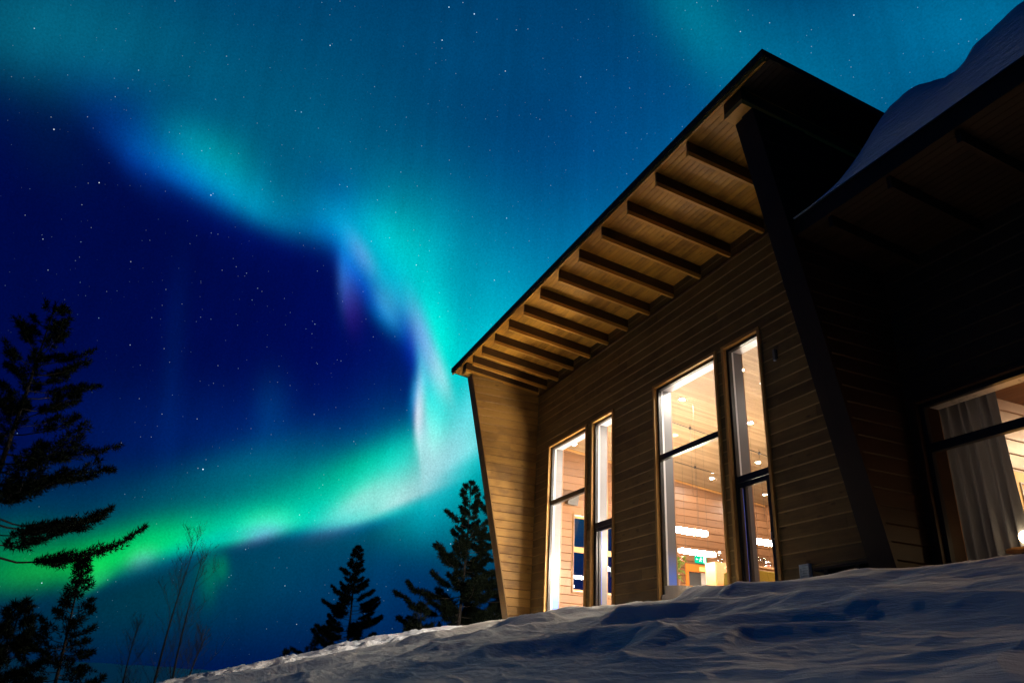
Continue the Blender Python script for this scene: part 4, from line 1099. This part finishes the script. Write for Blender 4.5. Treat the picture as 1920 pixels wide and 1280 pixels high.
def conifer(name, label, top, base_z, crown_w, style, seed, first=0.12, nb=60, group='pines on the slope', nl=9, nt=1.5, lean=0.0, length=.13):
    r = np.random.default_rng(seed); x, y, zt_ = top
    hgt = zt_ - base_z
    t_ = thing(name, label, 'tree', (x, y, base_z), group)
    tr = MB(); n_ = 9; pts = []
    for i in range(n_ + 1):
        f = i / n_; pts.append((x + lean * (1 - f) + .06 * math.sin(f * 5 + seed), y + .05 * math.cos(f * 4 + seed), base_z + hgt * f * .985))
    tr.tube(pts, [max(.012 * hgt * (1 - i / n_) ** .9, .012) + .004 for i in range(n_ + 1)], 8)
    PP = []; DD = []
    for k in range(nb):
        f = first + (1 - first) * (k + r.uniform(0, 1)) / nb
        if f > .995: continue
        i = min(int(f * n_), n_ - 1); g_ = f * n_ - i
        o = np.array(pts[i]) * (1 - g_) + np.array(pts[i + 1]) * g_
        az = k * 2.39996 + r.uniform(-.9, .9)
        if style == 'pine': prof = (1 - f) ** .95 * (0.40 + .75 * r.uniform()) * 1.16 + .035; up = -.02 + .62 * f * f + r.uniform(-.12, .16)
        else: prof = (1 - f) ** .85 * (0.75 + .35 * r.uniform()) + .015; up = -.08 + .8 * f * f + r.uniform(-.1, .12)
        L = crown_w * prof
        dvec = np.array([math.cos(az), math.sin(az), up * .8]); dvec /= np.linalg.norm(dvec)
        m_ = max(4, int(L * 3.2)); bp = []
        for q in range(m_ + 1):
            s = q / m_
            droop = -.16 * L * math.sin(s * math.pi * .9) * (1 - f) + .20 * L * s * s
            bp.append(o + dvec * L * s + np.array([0, 0, droop]) + r.normal(size=3) * .02 * L * s)
        tr.tube([tuple(p) for p in bp], [max(.010 * L * (1 - s_ / m_) + .005, .004) for s_ in range(m_ + 1)], 4, cap=False)
        bp = np.array(bp)
        # side twigs
        nt_ = int(max(5, L * 20) * nt)
        for q in range(nt_):
            s = r.uniform(.22 if style == 'pine' else .08, 1.0) ** .75
            ii = min(int(s * m_), m_ - 1); a_ = bp[ii] + (bp[ii + 1] - bp[ii]) * (s * m_ - ii)
            dd = bp[ii + 1] - bp[ii]; dd = dd / (np.linalg.norm(dd) + 1e-9)
            sv = np.cross(dd, [0, 0, 1]); sv /= np.linalg.norm(sv) + 1e-9
            tl = L * .34 * (1.1 - s) * r.uniform(.4, 1.1) + .08
            tv = dd * .8 + sv * r.choice([-1, 1]) * r.uniform(.3, 1) + np.array([0, 0, r.uniform(-.08, .45)]); tv /= np.linalg.norm(tv)
            nn = max(2, int(tl / .10))
            for w_ in range(nn):
                PP.append(a_ + tv * tl * (w_ + 1) / nn + r.normal(size=3) * .012); DD.append(tv + np.array([0, 0, .25]))
    # leader
    for q in range(7):
        PP.append(np.array(pts[-1]) - np.array([0, 0, .05 * q])); DD.append(np.array([0, 0, 1.0]))
    tr.build('trunk', M['bark'], t_, smooth=True)
    PP = np.array(PP); DD = np.array(DD)
    quads_mesh('crown', tufts(PP, DD, nl, length, .009 + .0003 * hgt, r), M['needle'], t_)
    return t_

def birch(label, top, base_z, seed, lean):
    r = random.Random(seed); x, y, zt_ = top
    t_ = thing('bare_birch', label, 'tree', (x - lean[0], y - lean[1], base_z), 'leafless birches on the slope')
    tr = MB(); tw = MB(); n_ = 10; hgt = zt_ - base_z; pts = []
    for i in range(n_ + 1):
        f = i / n_; pts.append(Vector((x - lean[0] * (1 - f) + .05 * math.sin(f * 6 + seed), y - lean[1] * (1 - f) + .05 * math.cos(f * 5), base_z + hgt * f)))
    tr.tube(pts, [.045 * (1 - i / n_) + .006 for i in range(n_ + 1)], 6)
    def twig(p, dv, L, rad, dep):
        k = 4; q = [p]; v_ = dv.copy()
        for i in range(k):
            v_ = (v_ + Vector((r.uniform(-.18, .18), r.uniform(-.18, .18), .10))).normalized(); q.append(q[-1] + v_ * L / k)
        tw.tube(q, [rad * (1 - .75 * i / k) for i in range(k + 1)], 4, cap=False)
        if dep:
            for j in range(5):
                i = r.randint(1, k); a_ = r.uniform(0, 6.28)
                s_ = (v_ + .9 * Vector((math.cos(a_), math.sin(a_), .4))).normalized()
                twig(q[i], s_, L * r.uniform(.35, .6), max(rad * .5, .004), dep - 1)
    for k in range(17):
        f = r.uniform(.18, .97); i = min(int(f * n_), n_ - 1); p = pts[i].lerp(pts[i + 1], f * n_ - i)
        a_ = r.uniform(0, 6.28); dv = Vector((math.cos(a_) * .7, math.sin(a_) * .7, .95)).normalized()
        twig(p, dv, hgt * (.10 + .20 * (1 - f)), .007, 2)
    tr.build('trunk', M['birch'], t_, smooth=True); tw.build('branches', M['birch'], t_)

P_ = lambda x, y, z: (x, y, z)
conifer('pine_tree', 'tallest dark pine at the left edge with long drooping lower boughs', (-21.48, -4.73, 8.74), -1.6, 4.3, 'pine', 3, first=.36, nb=74, nl=10, nt=1.15, length=.13)
conifer('spruce_tree', 'young pointed spruce in front of the tall left pine', (-16.9, -1.8, 1.76), -1.5, 0.95, 'spruce', 5, first=.02, nb=62, nl=9, nt=1.7, group='pines on the slope', length=.075)
conifer('pine_tree', 'low bushy dark pine in the lower left corner', (-19.75, -3.12, 1.06), -2.6, 1.7, 'spruce', 8, first=.05, nb=60, nl=11, nt=1.7, length=.15)
conifer('pine_tree', 'lone middle pine standing between the birches and the lodge', (-37.25, 7.49, 5.75), -1.2, 2.2, 'pine', 12, first=.04, nb=92, nl=10, nt=3.0, length=.12)
conifer('pine_tree', 'dark pine with separate top shoots left of the lodge fin', (-28.35, 9.81, 7.38), -0.6, 2.8, 'pine', 16, first=.02, nb=96, nl=10, nt=2.6, length=.12)
conifer('pine_tree', 'larger pine partly hidden behind the lodge fin', (-30.9, 12.6, 10.4), -0.6, 3.2, 'pine', 21, first=.05, nb=90, nl=10, nt=2.4, length=.13)
conifer('pine_sapling', 'knee high pine sapling at the foot of the right pines', (-25.9, 7.64, 2.32), 0.5, .9, 'spruce', 25, first=.02, nb=26, nl=9, nt=1.3, group='small pines on the skyline')
conifer('pine_sapling', 'low dark shrub pine left of the lone pine base', (-35.5, 5.75, 1.25), -1.0, 1.2, 'spruce', 27, first=.02, nb=30, nl=9, nt=1.2, group='small pines on the skyline')
conifer('pine_sapling', 'tiny sapling tip poking over the snow, right one of the pair', (-29.74, 3.94, 0.68), -1.2, .35, 'spruce', 31, first=.1, nb=16, nl=8, nt=1.2, group='small pines on the skyline')
conifer('pine_sapling', 'tiny sapling tip poking over the snow, left one of the pair', (-28.9, 3.55, 0.45), -1.2, .35, 'spruce', 33, first=.1, nb=16, nl=8, nt=1.2, group='small pines on the skyline')
birch('tallest bare birch at the centre of the birch clump', (-24.0, 0.07, 3.13), -2.6, 2, (.15, .35))
birch('bare birch just right of the tallest birch', (-24.6, 0.35, 2.88), -2.6, 4, (-.1, .1))
birch('short bare birch at the right of the birch clump', (-23.5, 0.9, 0.97), -2.2, 6, (-.2, .5))
birch('thin bare birch standing apart on the left of the clump', (-25.0, -0.95, 0.96), -2.8, 9, (.1, -.1))
